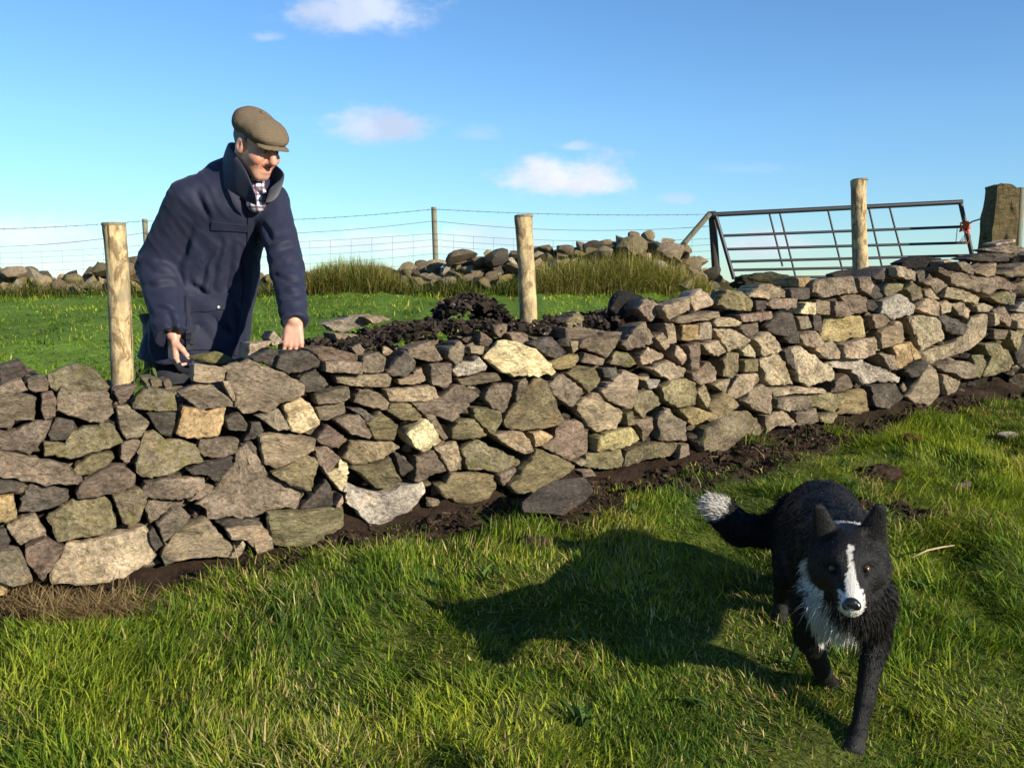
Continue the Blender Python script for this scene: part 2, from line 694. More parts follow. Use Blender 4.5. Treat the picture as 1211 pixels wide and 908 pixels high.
def ground(x, y, fine=True):
    x = np.asarray(x, float)
    y = np.asarray(y, float)
    z = base_g(y)
    t = wall_t(x, y)
    near = (y > -3) & (y < 14)
    sm = soil_mask(x, y)
    z = z - 0.055 * np.exp(-((t - 0.12) / 0.2) ** 2)
    z = z - 0.10 * np.exp(-(((x + 1.25) / 0.7) ** 2 + ((y - 4.4) / 0.5) ** 2))
    if fine:
        lump = n2(x, y, 1.6, 21, 3) * 0.050 + n2(x, y, 4.6, 22, 3) * 0.050
        lump = lump * smooth(0.4, 1.2, np.hypot(x - 0.85, y - 2.3) * 1.6)
        z = z + np.where(near, lump, 0)
        z = z + np.where(near, sm * (np.abs(n2(x, y, 9.0, 23, 4)) * 0.055 + n2(x, y, 24.0, 24, 3) * 0.012), 0)
    far = np.hypot(x, y)
    z = z + smooth(30, 200, far) * n2(x, y, 0.01, 5, 3) * 3.0
    return z


def graded(lo, hi, step, far):
    a = list(np.arange(lo, hi + 1e-6, step))
    g, d = step, hi
    up = []
    while d < far:
        g *= 1.28
        d += g
        up.append(d)
    g, d = step, lo
    dn = []
    while d > -far:
        g *= 1.28
        d -= g
        dn.append(d)
    return np.array(dn[::-1] + a + up)


gx = graded(-3.2, 5.2, 0.04, 4000)
gy = graded(1.6, 6.6, 0.04, 4000)
GX, GY = np.meshgrid(gx, gy, indexing='ij')
fx, fy = GX.ravel(), GY.ravel()
fz = ground(fx, fy)
ny_ = len(gy)
ii, jj = np.meshgrid(np.arange(len(gx) - 1), np.arange(ny_ - 1), indexing='ij')
q0 = (ii * ny_ + jj).ravel()
GF = np.stack([q0, q0 + ny_, q0 + ny_ + 1, q0 + 1], 1)
sm = soil_mask(fx, fy)
thatch = n2(fx, fy, 7.0, 31, 3)[:, None]
gcol = np.array([0.075, 0.092, 0.020]) * (1 + 0.4 * thatch) + np.array([0.05, 0.03, 0.008]) * np.clip(thatch, 0, 1)
scol = np.array([0.033, 0.021, 0.014]) * (1 + 0.5 * n2(fx, fy, 12.0, 33, 3)[:, None])
fieldm = smooth(-0.5, -0.8, wall_t(fx, fy))[:, None]
gcol = gcol * (1 - fieldm) + np.array([0.105, 0.180, 0.026]) * (1 + 0.35 * n2(fx, fy, 1.3, 35, 4)[:, None]) * fieldm
gc = gcol * (1 - sm[:, None]) + scol * sm[:, None]
g_obj = link('ground', mesh_np('ground', np.stack([fx, fy, fz], 1), GF, gc), M_GROUND)
g_obj['kind'] = 'structure'


def gz(x, y):
    return float(ground(np.array([x]), np.array([y]))[0])


# ------------------------------------------------------------------ grass
def blades(name, x, y, z, L, w, az, lean, col, mat=M_GRASS, droop=0.35):
    """many curved blades as one mesh: 7 verts, 5 triangles each"""
    n = len(x)
    lev = np.array([0, 0.38, 0.74, 1.0])
    wid = np.array([1.0, 0.9, 0.6, 0])
    dx, dy = np.cos(az), np.sin(az)
    tw = az + np.pi / 2 + RNG.normal(0, 0.5, n)
    sx, sy = np.cos(tw), np.sin(tw)
    V = np.zeros((n, 7, 3))
    k = 0
    for li in range(4):
        s = lev[li]
        off = L * lean * s ** 1.7
        up = L * s * np.sqrt(np.clip(1 - (lean * 0.75) ** 2, 0.06, 1)) - droop * L * lean * s ** 3 * 0.5
        cx_, cy_, cz_ = x + dx * off, y + dy * off, z + up
        if li < 3:
            for sg in (-1, 1):
                V[:, k, 0] = cx_ + sx * w * wid[li] * 0.5 * sg
                V[:, k, 1] = cy_ + sy * w * wid[li] * 0.5 * sg
                V[:, k, 2] = cz_
                k += 1
        else:
            V[:, k] = np.stack([cx_, cy_, cz_], 1)
    f = np.array([[0, 1, 3], [0, 3, 2], [2, 3, 5], [2, 5, 4], [4, 5, 6]])
    F = (np.arange(n)[:, None, None] * 7 + f[None]).reshape(-1, 3)
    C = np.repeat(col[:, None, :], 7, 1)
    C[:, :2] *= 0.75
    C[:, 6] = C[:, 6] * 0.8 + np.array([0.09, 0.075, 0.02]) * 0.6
    return mesh_np(name, V.reshape(-1, 3), F, C.reshape(-1, 3))


def grass_colour(x, y, n, straw_p):
    a = n2(x, y, 2.2, 41, 3)
    green = np.array([0.105, 0.176, 0.013])
    lime = np.array([0.290, 0.318, 0.032])
    dark = np.array([0.040, 0.085, 0.014])
    t = np.clip(0.45 + 0.75 * a + RNG.normal(0, 0.28, n), 0, 1)[:, None]
    c = np.where(t < 0.5, dark + (green - dark) * t * 2, green + (lime - green) * (t - 0.5) * 2)
    st = RNG.random(n) < straw_p
    straw = np.array([0.42, 0.34, 0.14]) * (0.55 + 0.6 * RNG.random((n, 1)))
    c = np.where(st[:, None], straw, c)
    return c * (0.8 + 0.4 * RNG.random((n, 1)))


def lawn(name, N, xr, yr, keep, hscale, wscale, label, cmul=1.0):
    x = RNG.uniform(*xr, N)
    y = RNG.uniform(*yr, N)
    k = keep(x, y)
    x, y = x[k], y[k]
    n = len(x)
    clump = n2(x, y, 4.2, 51, 3)
    clump2 = n2(x, y, 11.0, 52, 2)
    L = (0.052 + 0.058 * clump + 0.042 * clump2) * (0.55 + 0.8 * RNG.random(n)) * hscale
    L = np.clip(L, 0.034, None)
    flow = 2.6 * np.pi * n2(x, y, 1.1, 53, 2) + 1.9
    az = flow + RNG.normal(0, 1.25, n)
    lean = np.clip(0.76 + 0.40 * n2(x, y, 3.0, 54, 2) + RNG.normal(0, 0.28, n), 0.05, 1.2)
    straw = np.clip(0.10 + 0.42 * n2(x, y, 2.6, 55, 3), 0.03, 0.55) * (0.35 if cmul > 1.3 else 1.0)
    w = (0.0022 + 0.0018 * RNG.random(n) + 0.0045 * RNG.random(n) ** 6) * wscale
    c = grass_colour(x, y, n, straw) * cmul
    flat_ = RNG.random(n) < 0.22          # a layer of short bent blades and dead thatch underneath
    L = np.where(flat_, 0.025 + 0.035 * RNG.random(n), L)
    lean = np.where(flat_, 1.15, lean)
    # trodden flat where the dog steps
    L = L * (1 - 0.25 * np.exp(-((np.hypot(x - 0.83, y - 2.2) / 0.13) ** 2)))
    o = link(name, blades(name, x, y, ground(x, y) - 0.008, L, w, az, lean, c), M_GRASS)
    return tag(o, label, None, None, 'stuff')


def keep_front(x, y):
    t = wall_t(x, y)
    m = soil_mask(x, y)
    patch = n2(x, y, 4.5, 61, 3)
    p = (1 - 0.97 * m) * np.clip(0.9 + 1.0 * patch, 0.5, 1)
    # a few tufts struggle on in the soil
    p = np.where((m > 0.5) & (n2(x, y, 6.0, 62, 2) > 0.36), 0.5, p)
    q = proj(np.stack([x, y, ground(x, y, False)], 1))
    inframe = (q[:, 0] > -120) & (q[:, 0] < 1430) & (q[:, 1] < 1020)
    dens = np.clip((3.4 / np.maximum(y, 1.0)) ** 0.4, 0.6, 1.15)
    return (t > 0.03) & inframe & (RNG.random(len(x)) < p * dens * 0.88)


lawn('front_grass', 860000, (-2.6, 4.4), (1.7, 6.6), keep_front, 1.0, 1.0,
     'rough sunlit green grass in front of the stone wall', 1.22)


def keep_back(x, y):
    t = wall_t(x, y)
    d = np.clip((7.5 / y) ** 1.1, 0.45, 1)
    q = proj(np.stack([x, y, ground(x, y, False)], 1))
    inframe = (q[:, 0] > -250) & (q[:, 0] < 1460)
    return (t < -0.62) & inframe & (RNG.random(len(x)) < d)


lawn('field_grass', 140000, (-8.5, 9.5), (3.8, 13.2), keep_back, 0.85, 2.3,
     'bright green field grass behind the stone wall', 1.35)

# ------------------------------------------------------------------ stones
STONE = {  # base colour and how much lichen or moss grows on it
    'g': ((0.232, 0.182, 0.128), 0.12), 'd': ((0.108, 0.090, 0.072), 0.08), 'b': ((0.372, 0.288, 0.192), 0.12),
    't': ((0.46, 0.325, 0.165), 0.08), 'c': ((0.70, 0.57, 0.33), 0.0), 'o': ((0.232, 0.192, 0.105), 0.45),
    'm': ((0.210, 0.175, 0.112), 0.75), 'r': ((0.240, 0.180, 0.130), 0.06), 'w': ((0.40, 0.35, 0.275), 0.05),
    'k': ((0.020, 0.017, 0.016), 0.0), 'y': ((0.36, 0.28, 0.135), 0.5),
}
# outlines of the stones in the wall's face: tile origin x, y and scale, then one stone per line:
# kind [+ centimetres set back], then its corners
TILES = [
 (0, 420, 6.055, """
d15 0,70 150,35 205,130 120,180 0,220
g5 -40,240 60,190 150,170 200,250 100,275 -40,280
g4 195,170 320,140 345,200 340,255 250,265 200,240
m5 340,140 450,90 560,60 670,90 780,225 770,250 540,260 440,235 400,260 370,240
g -60,285 180,278 260,310 250,470 110,465 80,520 -60,525
r 300,280 380,265 405,330 395,440 320,470 295,400
g 440,240 600,265 770,255 810,340 815,420 740,490 640,480 410,400 405,320
g 810,250 920,225 985,215 960,270 890,350 860,360
m 1050,225 1130,235 1250,278 1265,398 1130,402 945,375 970,300
g 835,370 920,360 1075,480 1010,585 900,600 860,530
d 1045,410 1250,405 1250,500 1225,583 1150,570
g -60,545 110,550 240,480 370,460 350,560 215,720 100,690 -60,655
d 400,450 530,475 510,560 470,600 360,605 345,560
m 520,540 680,505 790,480 880,620 780,675 700,685 540,745 390,720 480,610
o 310,620 400,610 480,650 380,720 320,725
o 540,800 640,720 800,690 815,740 760,790 640,850 560,860 490,850
r 870,640 960,600 1010,620 1000,670 910,780 865,740
m 1320,605 1400,655 1460,765 1340,785 1220,860 1090,875 1000,860 970,760 985,680 1040,560 1110,545 1200,610
g -80,660 230,735 500,790 580,860 590,900 560,925 490,933 260,915 -80,860
r 600,890 790,790 870,780 970,850 965,920 870,978 690,1008 570,1023 545,975
m8 1010,165 1100,150 1160,185 1130,215 1050,220
"""),
 (0, 560, 6.055, """
d -60,45 150,60 180,75 130,130 -60,155
d 220,75 400,100 495,130 490,200 330,265 250,280 130,285 160,190
t -60,165 100,155 110,230 120,310 50,345 -60,335
b 45,370 250,285 300,380 330,420 140,515 90,450
d -60,400 40,400 75,480 40,550 -60,550
o 340,310 520,190 760,170 790,200 835,380 720,440 540,460 430,500 370,380
m 800,150 960,100 1010,110 1055,170 1000,330 960,385 880,350 840,240
r 180,540 330,465 455,530 440,580 390,670 300,770 240,700 180,620
g -60,560 110,530 170,600 240,760 100,800 -60,740
t -60,740 60,740 80,800 30,880 -60,890
b 470,510 700,470 1040,375 1070,470 1120,600 1060,640 960,680 900,730 720,790 380,790 370,740 430,620
g 1090,188 1260,203 1190,278 1080,370 1045,250 1060,180
d 1090,378 1165,500 1110,550 1070,480 1065,420
"""),
 (180, 390, 6.055, """
b 300,245 525,270 510,370 400,380 285,365
g 180,450 360,380 440,400 580,520 580,550 400,560 340,580 290,530
g 530,260 700,220 960,320 1090,400 1085,460 820,575 660,590 590,560 590,470 540,350
b1 495,370 540,365 600,440 610,490 570,510
t 230,550 390,580 535,550 480,760 260,780 170,740
d 530,650 620,585 690,680 680,730 550,720
g 740,620 900,560 990,710 900,725 800,650
c 940,545 1060,485 1130,530 1210,680 1060,745 1000,720
d4 700,660 760,650 790,720 730,770 640,790 680,730
g 345,785 625,780 605,880 480,922 365,905 335,850
b 770,760 860,742 1165,775 1150,857 1060,917 890,992 800,957 780,850
d3 720,210 850,130 910,150 890,270 820,250
d 905,190 960,150 1050,150 1130,160 1205,220 1190,265 1060,300 970,310 890,270
b22 690,100 850,80 760,165 675,220
g24 830,60 870,5 940,90 860,120
d3 630,820 700,790 760,860 740,900 690,840
m6 -20,345 60,355 70,400 0,420
g7 75,365 125,350 150,430 90,425
"""),
 (180, 520, 6.055, """
d 250,215 400,160 560,120 580,170 510,250 470,300 380,250 280,245
r 600,100 680,40 740,110 860,270 960,320 1090,400 1050,495 900,490 720,560 660,570 590,545 410,575 400,490 330,470 400,400 480,320 590,150
g -80,400 -60,310 30,285 130,270 360,275 375,340 280,400 170,425 0,410
g 30,600 120,510 200,480 270,550 210,620 80,720
b 370,560 430,610 520,720 580,770 540,840 320,840 170,865 60,835 100,740 200,650
o 850,235 1040,140 1110,110 1190,150 1140,360 1000,330 930,290
d2 450,580 600,560 760,570 790,610 640,625 520,625
b 530,630 650,620 790,610 850,700 870,770 760,815 670,710 560,710
b1 540,840 640,710 660,740 640,800 600,840
o 830,515 1090,505 1370,483 1375,560 1350,690 1290,725 1060,760 880,745 840,620
d 1070,495 1250,290 1290,360 1300,480 1080,500
g2 370,310 440,330 430,370 330,420 260,440 300,400
d 60,835 130,820 160,870 90,895
"""),
 (360, 370, 6.055, """
w45 140,80 320,30 440,5 490,20 450,90 330,120 290,140 210,130
b38 430,30 560,20 620,50 500,80
b33 220,150 350,150 430,180 340,210 230,200
g8 340,250 400,220 440,270 400,330 370,290
g 430,310 530,280 590,330 570,430 420,430
r 740,260 910,200 1000,340 900,350 740,310
d 590,420 720,270 800,350 790,400 730,460 630,450
b 680,480 770,450 850,390 880,490 790,515 690,515
r 900,370 1040,360 1050,500 1000,535 910,510
b 240,450 420,450 600,435 630,470 610,530 500,535 380,530 260,510
g 135,350 250,340 405,355 405,440 330,430 140,420
r6 30,260 170,240 370,300 370,345 130,345
g 80,590 310,525 320,610 230,645 90,655
g 90,680 290,635 305,720 160,770 110,770
r 360,640 400,545 540,580 610,640 600,700 480,680
b 600,555 850,530 930,515 970,610 880,635 770,640 680,640 620,635
o 590,700 620,650 740,645 845,740 820,770 690,765
g 790,650 980,610 1090,515 1200,550 1275,593 1200,660 1130,735 1060,780 930,730 830,700
r 215,770 300,730 390,730 475,870 460,900 330,865
o 455,790 540,700 600,750 665,800 640,910 500,905
d2 310,680 400,680 490,740 430,780 400,730
g1 860,730 920,725 1015,890 980,910 930,840
g2 1020,270 1100,195 1140,240 1120,340 1080,380 1020,320
d1 -30,470 80,400 180,510 120,560 0,570
"""),
 (360, 490, 6.055, """
r 75,170 160,70 310,180 235,238 100,205
r1 60,240 140,220 250,310 180,390 140,420 90,340
c 160,425 240,380 245,305 310,370 300,470 260,550 210,490
o 280,310 340,195 620,195 690,235 560,320 450,350 340,360
o 325,375 500,355 610,300 635,390 690,470 620,520 520,525 470,490 400,430
d 640,275 670,280 785,380 700,445 680,420
g 800,310 930,260 1010,400 900,430 870,470 790,485 795,390
b 930,240 1090,190 1130,300 1130,390 1040,415 990,320
w 300,490 400,540 560,570 700,520 860,490 870,560 770,680 620,750 540,790 460,790 380,690 310,640 320,560
o 950,510 1010,495 1050,430 1220,420 1350,440 1380,530 1300,620 1130,640 1020,600 980,560
b 215,650 260,570 270,620 240,660
c 720,130 850,25 900,70 970,185 880,250 820,262 770,220
o 1090,50 1200,30 1300,150 1190,170 1060,180 1060,100
o6 1000,80 1055,70 1050,180 1020,180
"""),
 (540, 340, 6.055, """
c 205,510 310,380 400,385 560,450 680,560 705,600 690,625 500,635 400,635 330,615
w -25,597 20,530 120,530 150,490 215,560 210,590 100,625 10,640
r 20,660 290,610 325,665 60,715
g1 200,790 260,690 390,690 380,780 330,895 250,860
g 415,750 450,680 500,650 520,680 500,740 430,820
o 345,960 370,905 565,650 640,670 720,850 760,960 720,992 520,1012 360,1008
g 660,690 740,610 800,650 910,750 830,860 700,780
o 800,620 880,560 990,580 1030,650 1010,700 960,755 900,690
b 860,850 1010,750 1060,820 1160,860 1195,890 1190,920 1150,1010 1000,1032 910,940
b 1030,735 1190,590 1280,640 1240,860 1180,860 1060,800
y 660,545 740,500 880,480 895,520 840,575 720,590
d 530,400 680,350 780,470 700,510 600,460
g4 780,290 940,290 1100,320 900,370 790,370
r 890,430 920,370 1110,320 1185,320 1170,390 1080,510 1040,480
b1 820,390 880,380 885,440 840,475
r 910,540 920,465 1060,510 1050,560
m 1100,545 1145,460 1230,470 1290,550 1220,570
o12 790,240 870,170 920,210 920,290 800,290
d2 1040,580 1130,570 1150,610 1110,650 1050,640
g12 240,270 360,260 350,310 300,360 260,330
r6 170,310 250,370 240,430 160,410
b2 90,420 195,420 180,480 100,470
r8 380,330 450,310 520,340 540,380 470,410 400,380
d14 560,300 680,270 740,340 620,345
"""),
 (540, 480, 6.055, """
o 125,10 230,20 310,40 320,110 260,205 190,150 130,90
m 45,310 140,245 200,270 330,330 430,370 410,440 300,480 90,450
g1 290,490 420,440 430,460 330,575
b 270,215 340,185 450,180 500,240 530,320 470,340 400,310
t 530,190 590,170 680,215 600,275 535,285
r 740,140 800,110 920,120 970,190 945,340 870,370 800,385 700,330 710,220
r1 600,290 740,200 710,330 680,330
o 370,560 560,350 580,315 750,370 870,440 740,560 620,610 430,630
y 1000,230 1080,190 1250,150 1320,240 1240,280 1090,310 1000,325
o 940,350 1040,320 1180,300 1200,380 1180,440 1060,455 930,440
r 890,470 960,450 1000,500 900,510
g2 840,400 890,370 930,400 880,430
"""),
 (720, 320, 6.055, """
b 370,260 560,190 580,280 420,350 400,330
b 580,200 660,125 755,225 740,250 600,290
o 765,240 820,140 950,150 1035,230 1025,290 850,280
b 460,370 500,330 780,290 795,330 740,345 500,380
b 745,370 760,340 880,335 960,370 930,400 760,400
r 940,320 1150,290 1160,330 1120,355 960,370
g 950,390 1080,370 1080,450 1000,475 950,420
b 405,380 470,380 480,520 420,525
t 530,390 640,390 640,490 560,505 520,500
r 650,380 740,370 745,490 645,500
b 755,420 900,420 1015,500 960,540 860,580 820,520
b 660,530 770,500 835,580 770,610 710,590
r 555,540 640,510 650,540 630,700 570,710
b 470,600 490,530 550,600 545,640 520,680
g6 200,270 250,200 350,240 330,310 290,370 230,310
g 110,530 210,400 260,370 330,480 310,520 160,570
b 310,480 370,440 420,540 380,570
b 230,620 280,550 395,600 390,630 250,680
b 300,700 420,640 550,700 540,760 460,785 360,750
r 610,740 720,650 780,730 770,790 660,820 620,790
o 815,650 850,590 950,595 930,720 880,775 820,750
b 955,570 1010,525 1060,590 1050,625 970,610
o 955,640 1060,630 1060,720 960,725
w 270,780 370,780 340,840 290,850
b1 185,760 280,760 270,790 200,775
"""),
 (720, 430, 6.055, """
o 370,170 430,130 545,105 615,140 630,210 615,300 490,310 400,265
m 170,290 180,215 310,195 350,230 380,290 290,340 250,390 200,350
r 170,410 320,385 310,480 250,560 220,470
r 355,400 400,320 430,320 450,360 550,420 560,550 370,550
o 650,210 700,140 745,260 710,325
b 725,150 875,105 835,210 790,185
b 870,200 930,80 1050,70 1065,130 980,220 920,255 870,240
r 950,265 1000,190 1100,150 1155,190 1130,365 1020,320
m 640,560 690,460 880,350 1000,345 1080,410 1130,480 1090,550 940,590 760,640 660,620
o 735,290 820,200 900,250 965,295 925,325 840,380 720,420 740,350
y 520,330 640,320 745,360 720,390 640,430 590,440
o 110,360 150,330 175,430 120,445
o 150,620 240,590 330,570 500,570 490,620 430,670 300,680 120,740 130,660
g 490,680 500,580 560,570 570,650
b 1160,180 1211,170 1230,220 1180,240
"""),
 (880, 300, 6.055, """
b 60,310 150,215 210,220 300,265 290,310 180,325
d 330,250 480,245 475,320 430,330 345,325
d 70,335 160,340 150,395 80,405
r 160,360 210,320 355,325 355,390 200,395
t5 390,170 480,170 490,235 400,240
g 500,270 520,190 770,160 790,220 815,280 680,285 560,320
r 820,250 810,170 890,165 920,230 880,300
c1 380,430 420,350 510,350 500,440
b 510,410 520,330 620,345 610,440 540,435
g 625,380 640,340 720,350 770,430 720,450 640,450
r 710,310 800,290 880,320 870,420 790,430 750,380
d 875,330 940,335 970,380 930,410 880,400
y 560,620 620,470 640,440 880,450 895,600 780,600 690,630
d 150,520 260,410 340,430 385,580 270,590 190,570
g 370,450 460,450 480,530 400,545
d 490,440 550,440 550,560 490,545
b 380,580 480,550 560,640 500,680 410,650
d 265,600 380,570 385,640 300,640
b 575,650 640,625 705,720 700,750 600,755 570,720
b1 500,680 560,650 590,750 550,740
b 695,650 800,615 930,605 920,720 820,750 705,745
w 985,340 1110,285 1205,370 1200,430 1050,475 990,430
g 910,440 990,430 1050,480 1000,520 930,540
b 975,560 1110,480 1170,610 1150,640 985,680
b 70,610 150,560 200,590 258,690 120,740 100,670
d1 270,700 310,680 345,760 350,830 290,780
o2 930,600 970,570 980,690 930,700
d4 910,190 960,250 1000,300 930,330 890,300
"""),
 (880, 400, 6.055, """
b 120,160 240,105 290,180 390,325 210,340 160,320
b 330,80 390,45 430,90 510,120 550,160 650,210 675,290 470,335 400,310 370,200
b 200,370 350,345 575,365 570,390 350,395 220,415
r 645,390 680,300 740,255 800,345 720,380
w 640,180 760,145 830,150 900,190 1060,230 1155,290 1150,320 940,310 860,335 790,240 750,190 660,210
g 225,430 430,410 470,430 450,510 300,520 230,500
o 450,420 620,390 690,410 700,480 640,540 530,490 460,510
y 690,400 850,360 870,470 890,520 800,540 680,540 690,470
b 170,570 290,505 350,590 340,620 290,630 220,625 190,680
g 370,530 520,500 540,590 430,650 380,610
r 330,620 360,600 430,640 430,720 350,735
o 530,560 640,520 660,550 610,610 540,600
d 910,340 1100,330 1170,430 1080,520 940,490
"""),
 (1030, 270, 6.674, """
d6 10,380 90,320 190,290 180,400 120,410 20,400
b 180,310 230,295 365,345 355,415 270,400 190,375
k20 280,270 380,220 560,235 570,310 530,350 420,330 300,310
r10 590,260 640,245 685,290 640,315 595,310
g 535,300 640,350 630,390 545,350
g 690,270 760,265 820,330 800,370 720,330
b 830,340 900,290 990,275 990,375 920,385
d8 760,240 880,200 1080,200 1080,260 900,265
g15 930,170 1100,130 1260,160 1260,200 1080,200
b20 1000,120 1150,85 1155,105 1000,135
g 650,350 720,350 820,390 950,390 960,480 900,525 760,480 660,440
g 1010,360 1200,275 1270,280 1260,370 1080,385
r 975,440 1000,370 1140,440 1150,490 980,480
o1 100,490 130,440 250,440 230,490 120,540
m 260,480 300,430 370,470 400,550 330,570
r 430,430 540,390 620,450 540,520 490,460
b 425,490 470,475 540,560 470,560 430,530
b 575,540 610,465 760,505 860,550 850,605 740,580
b 350,635 440,550 540,580 550,690 500,690
b 555,600 600,565 640,600 630,660 570,680
b 640,600 720,580 790,650 770,720 700,680
m 930,540 1050,500 1130,510 1130,610 1000,590
d 545,690 620,690 765,770 710,850 600,810
b 830,620 880,590 960,620 930,660 850,660
g 980,650 1060,620 1130,710 1120,780 1040,740
b 970,670 1020,680 1010,760 970,770
w 1140,650 1211,560 1270,560 1270,690
b 1150,730 1211,700 1270,700 1270,800 1160,790
b 290,720 340,690 530,705 560,800 590,870 410,965 340,830
b 815,700 940,675 960,800 950,845 880,910 760,975 510,1080 420,990 690,900
d4 370,340 430,330 430,420 380,420
"""),
 (1030, 380, 6.674, """
t 190,200 310,170 330,310 240,370 205,370
t 312,172 342,165 410,290 350,310
g 70,250 180,270 195,380 150,380
b 290,590 470,330 540,420 570,580 450,670 360,650
b 550,410 690,470 650,550 575,580
d 270,390 400,310 470,320 380,430 310,440
g 520,350 700,310 830,340 830,450 700,450 640,400 560,390
o 820,270 900,270 920,340 890,450 850,440
o 890,190 1000,170 1090,240 1150,330 1100,390 990,430 920,440 960,280
o 1080,70 1190,90 1150,240 1090,130
g2 960,60 1060,70 1030,140 960,140
d 1150,250 1211,130 1260,130 1260,330 1160,330
"""),
]


def round_poly(pts, seg, rng, jit):
    """cut the corners a little and resample the outline"""
    out = []
    n = len(pts)
    for i in range(n):
        a, b = pts[i], pts[(i + 1) % n]
        out += [a + (b - a) * 0.055, a + (b - a) * 0.945]
    res = []
    m = len(out)
    for i in range(m):
        a, b = out[i], out[(i + 1) % m]
        k = max(1, int(round(np.linalg.norm(b - a) / seg)))
        for j in range(k):
            p = a + (b - a) * (j / k)
            res.append(p + rng.normal(0, jit, 2))
    return np.array(res)


def stone_geometry(pts2, depth, seed, tilt=0.20, proud=0.028):
    """a split stone: outline in the face plane (s,h), rough facets in front, tapering back.
    returns verts in (s, n, h) with n towards the viewer"""
    rng = np.random.default_rng(seed)
    c0 = pts2.mean(0)
    pts2 = c0 + (pts2 - c0) * 1.025
    ext = pts2.max(0) - pts2.min(0)
    size = max(0.03, float(np.sqrt(ext[0] * ext[1])))
    ring = round_poly(pts2 - c0, max(0.008, size * 0.095), rng, size * 0.014)
    n = len(ring)
    pl = []
    for k in range(4):
        a = rng.uniform(0, 2 * math.pi)
        g = rng.uniform(0.05, tilt) * np.array([math.cos(a), math.sin(a)])
        pl.append((g, rng.uniform(0.25, 1.0) * proud))
    scales = [0.99, 0.965, 0.91, 0.83, 0.73, 0.61, 0.48, 0.33, 0.17]
    rings3 = []

    def zf(p, s):
        z = np.min([p @ g + c for g, c in pl], axis=0)
        return np.clip(z, -0.022, proud * 1.2)

    back = [(0.80, -depth), (0.93, -depth * 0.5), (1.0, -0.028), (1.005, -0.014)]
    for s, zz in back:
        rings3.append(np.column_stack([ring[:, 0] * s, np.full(n, zz) + np.minimum(zf(ring, 1), 0) * 0.6, ring[:, 1] * s]))
    for s in scales:
        p = ring * s
        edge = -0.006 * max(0, (s - 0.95)) / 0.04
        nz = fbm(np.column_stack([p[:, 0] * 22, p[:, 1] * 22, np.full(n, seed * 1.37)]), 5, 4, 0.65) * 0.014 * min(1.5, size / 0.1)
        rings3.append(np.column_stack([p[:, 0], zf(p, s) + nz * (s < 0.97) + edge, p[:, 1]]))
    V = np.concatenate(rings3)
    zc = float(zf(np.zeros((1, 2)), 0)[0])
    V = np.vstack([V, [[0, zc, 0]], [[0, -depth, 0]]])
    F = []
    R = len(rings3)
    for r in range(R - 1):
        for k in range(n):
            a, b = r * n + k, r * n + (k + 1) % n
            F.append((a, b, b + n))
            F.append((a, b + n, a + n))
    top, bot = len(V) - 2, len(V) - 1
    for k in range(n):
        F.append(((R - 1) * n + k, (R - 1) * n + (k + 1) % n, top))
        F.append(((k + 1) % n, k, bot))
    return V, np.array(F), c0


def orient(V, F):
    # signed volume decides the winding
    a, b, c = V[F[:, 0]], V[F[:, 1]], V[F[:, 2]]
    if np.einsum('ij,ij->i', a, np.cross(b, c)).sum() < 0:
        F = F[:, ::-1]
    return F


def plane_hit(x, y, back):
    d = ray(x, y)
    o = WP0 - WN * back
    t = (o - EYE).dot(WN) / d.dot(WN)
    return EYE + d * t


wall = thing('dry_stone_wall', 'low dry stone wall of grey, buff and mossy stones across the field', 'stone wall',
             (WP0 + (WP1 - WP0) * 0.45).to_tuple()[:2] + (0.25,))
B3 = np.array([[WE.x, WE.y, 0], [WN.x, WN.y, 0], [0, 0, 1]])   # (s, n, h) -> world
stone_id = 0
for (ox, oy, sc_, txt) in TILES:
    for ln in txt.strip().split('\n'):
        tk = ln.split()
        kind = tk[0][0]
        back = float(tk[0][1:]) / 100.0 if len(tk[0]) > 1 else 0.0
        pts = []
        for q in tk[1:]:
            a, b = q.split(',')
            h = plane_hit(ox + float(a) / sc_, oy + float(b) / sc_, back)
            pts.append(((h - WP0).dot(WE), h.z))
        pts = np.array(pts)
        stone_id += 1
        rr = np.random.default_rng(1000 + stone_id)
        dep = float(np.clip(0.10 + 0.10 * rr.random(), 0.08, 0.2))
        V, F, c0 = stone_geometry(pts, dep, stone_id)
        V = V @ B3
        F = orient(V, F)
        base = WP0 + WE * float(c0[0]) - WN * (back + float(rr.uniform(-0.012, 0.02)))
        me = mesh_np('stone', V, F)
        me.set_sharp_from_angle(angle=math.radians(24))
        o = link('stone', me, M_STONE, wall, (base.x, base.y, float(c0[1])))
        colr, moss = STONE[kind]
        v = rr.uniform(0.90, 1.32)
        tint = rr.normal(0, 0.02, 3)
        o.color = (max(0.01, colr[0] * v * (1 + tint[0])), max(0.01, colr[1] * v * (1 + tint[1])),
                   max(0.01, colr[2] * v * (1 + tint[2])), moss)

# top line of the wall in the photograph
TOPX = [-400, 0, 60, 150, 170, 285, 330, 420, 520, 600, 700, 790, 850, 950, 1050, 1130, 1211, 1500]
TOPY = [470, 436, 436, 458, 468, 462, 424, 408, 398, 392, 380, 368, 352, 333, 325, 312, 300, 270]


def wall_top(s):
    """height of the wall top at distance s along it"""
    p = np.array([[WP0.x + WE.x * s, WP0.y + WE.y * s, 0.7]])
    x = proj(p)[0, 0]
    if s < -2.2:
        x = -400
    y = np.interp(x, TOPX, TOPY)
    return plane_hit(x, y, 0).z


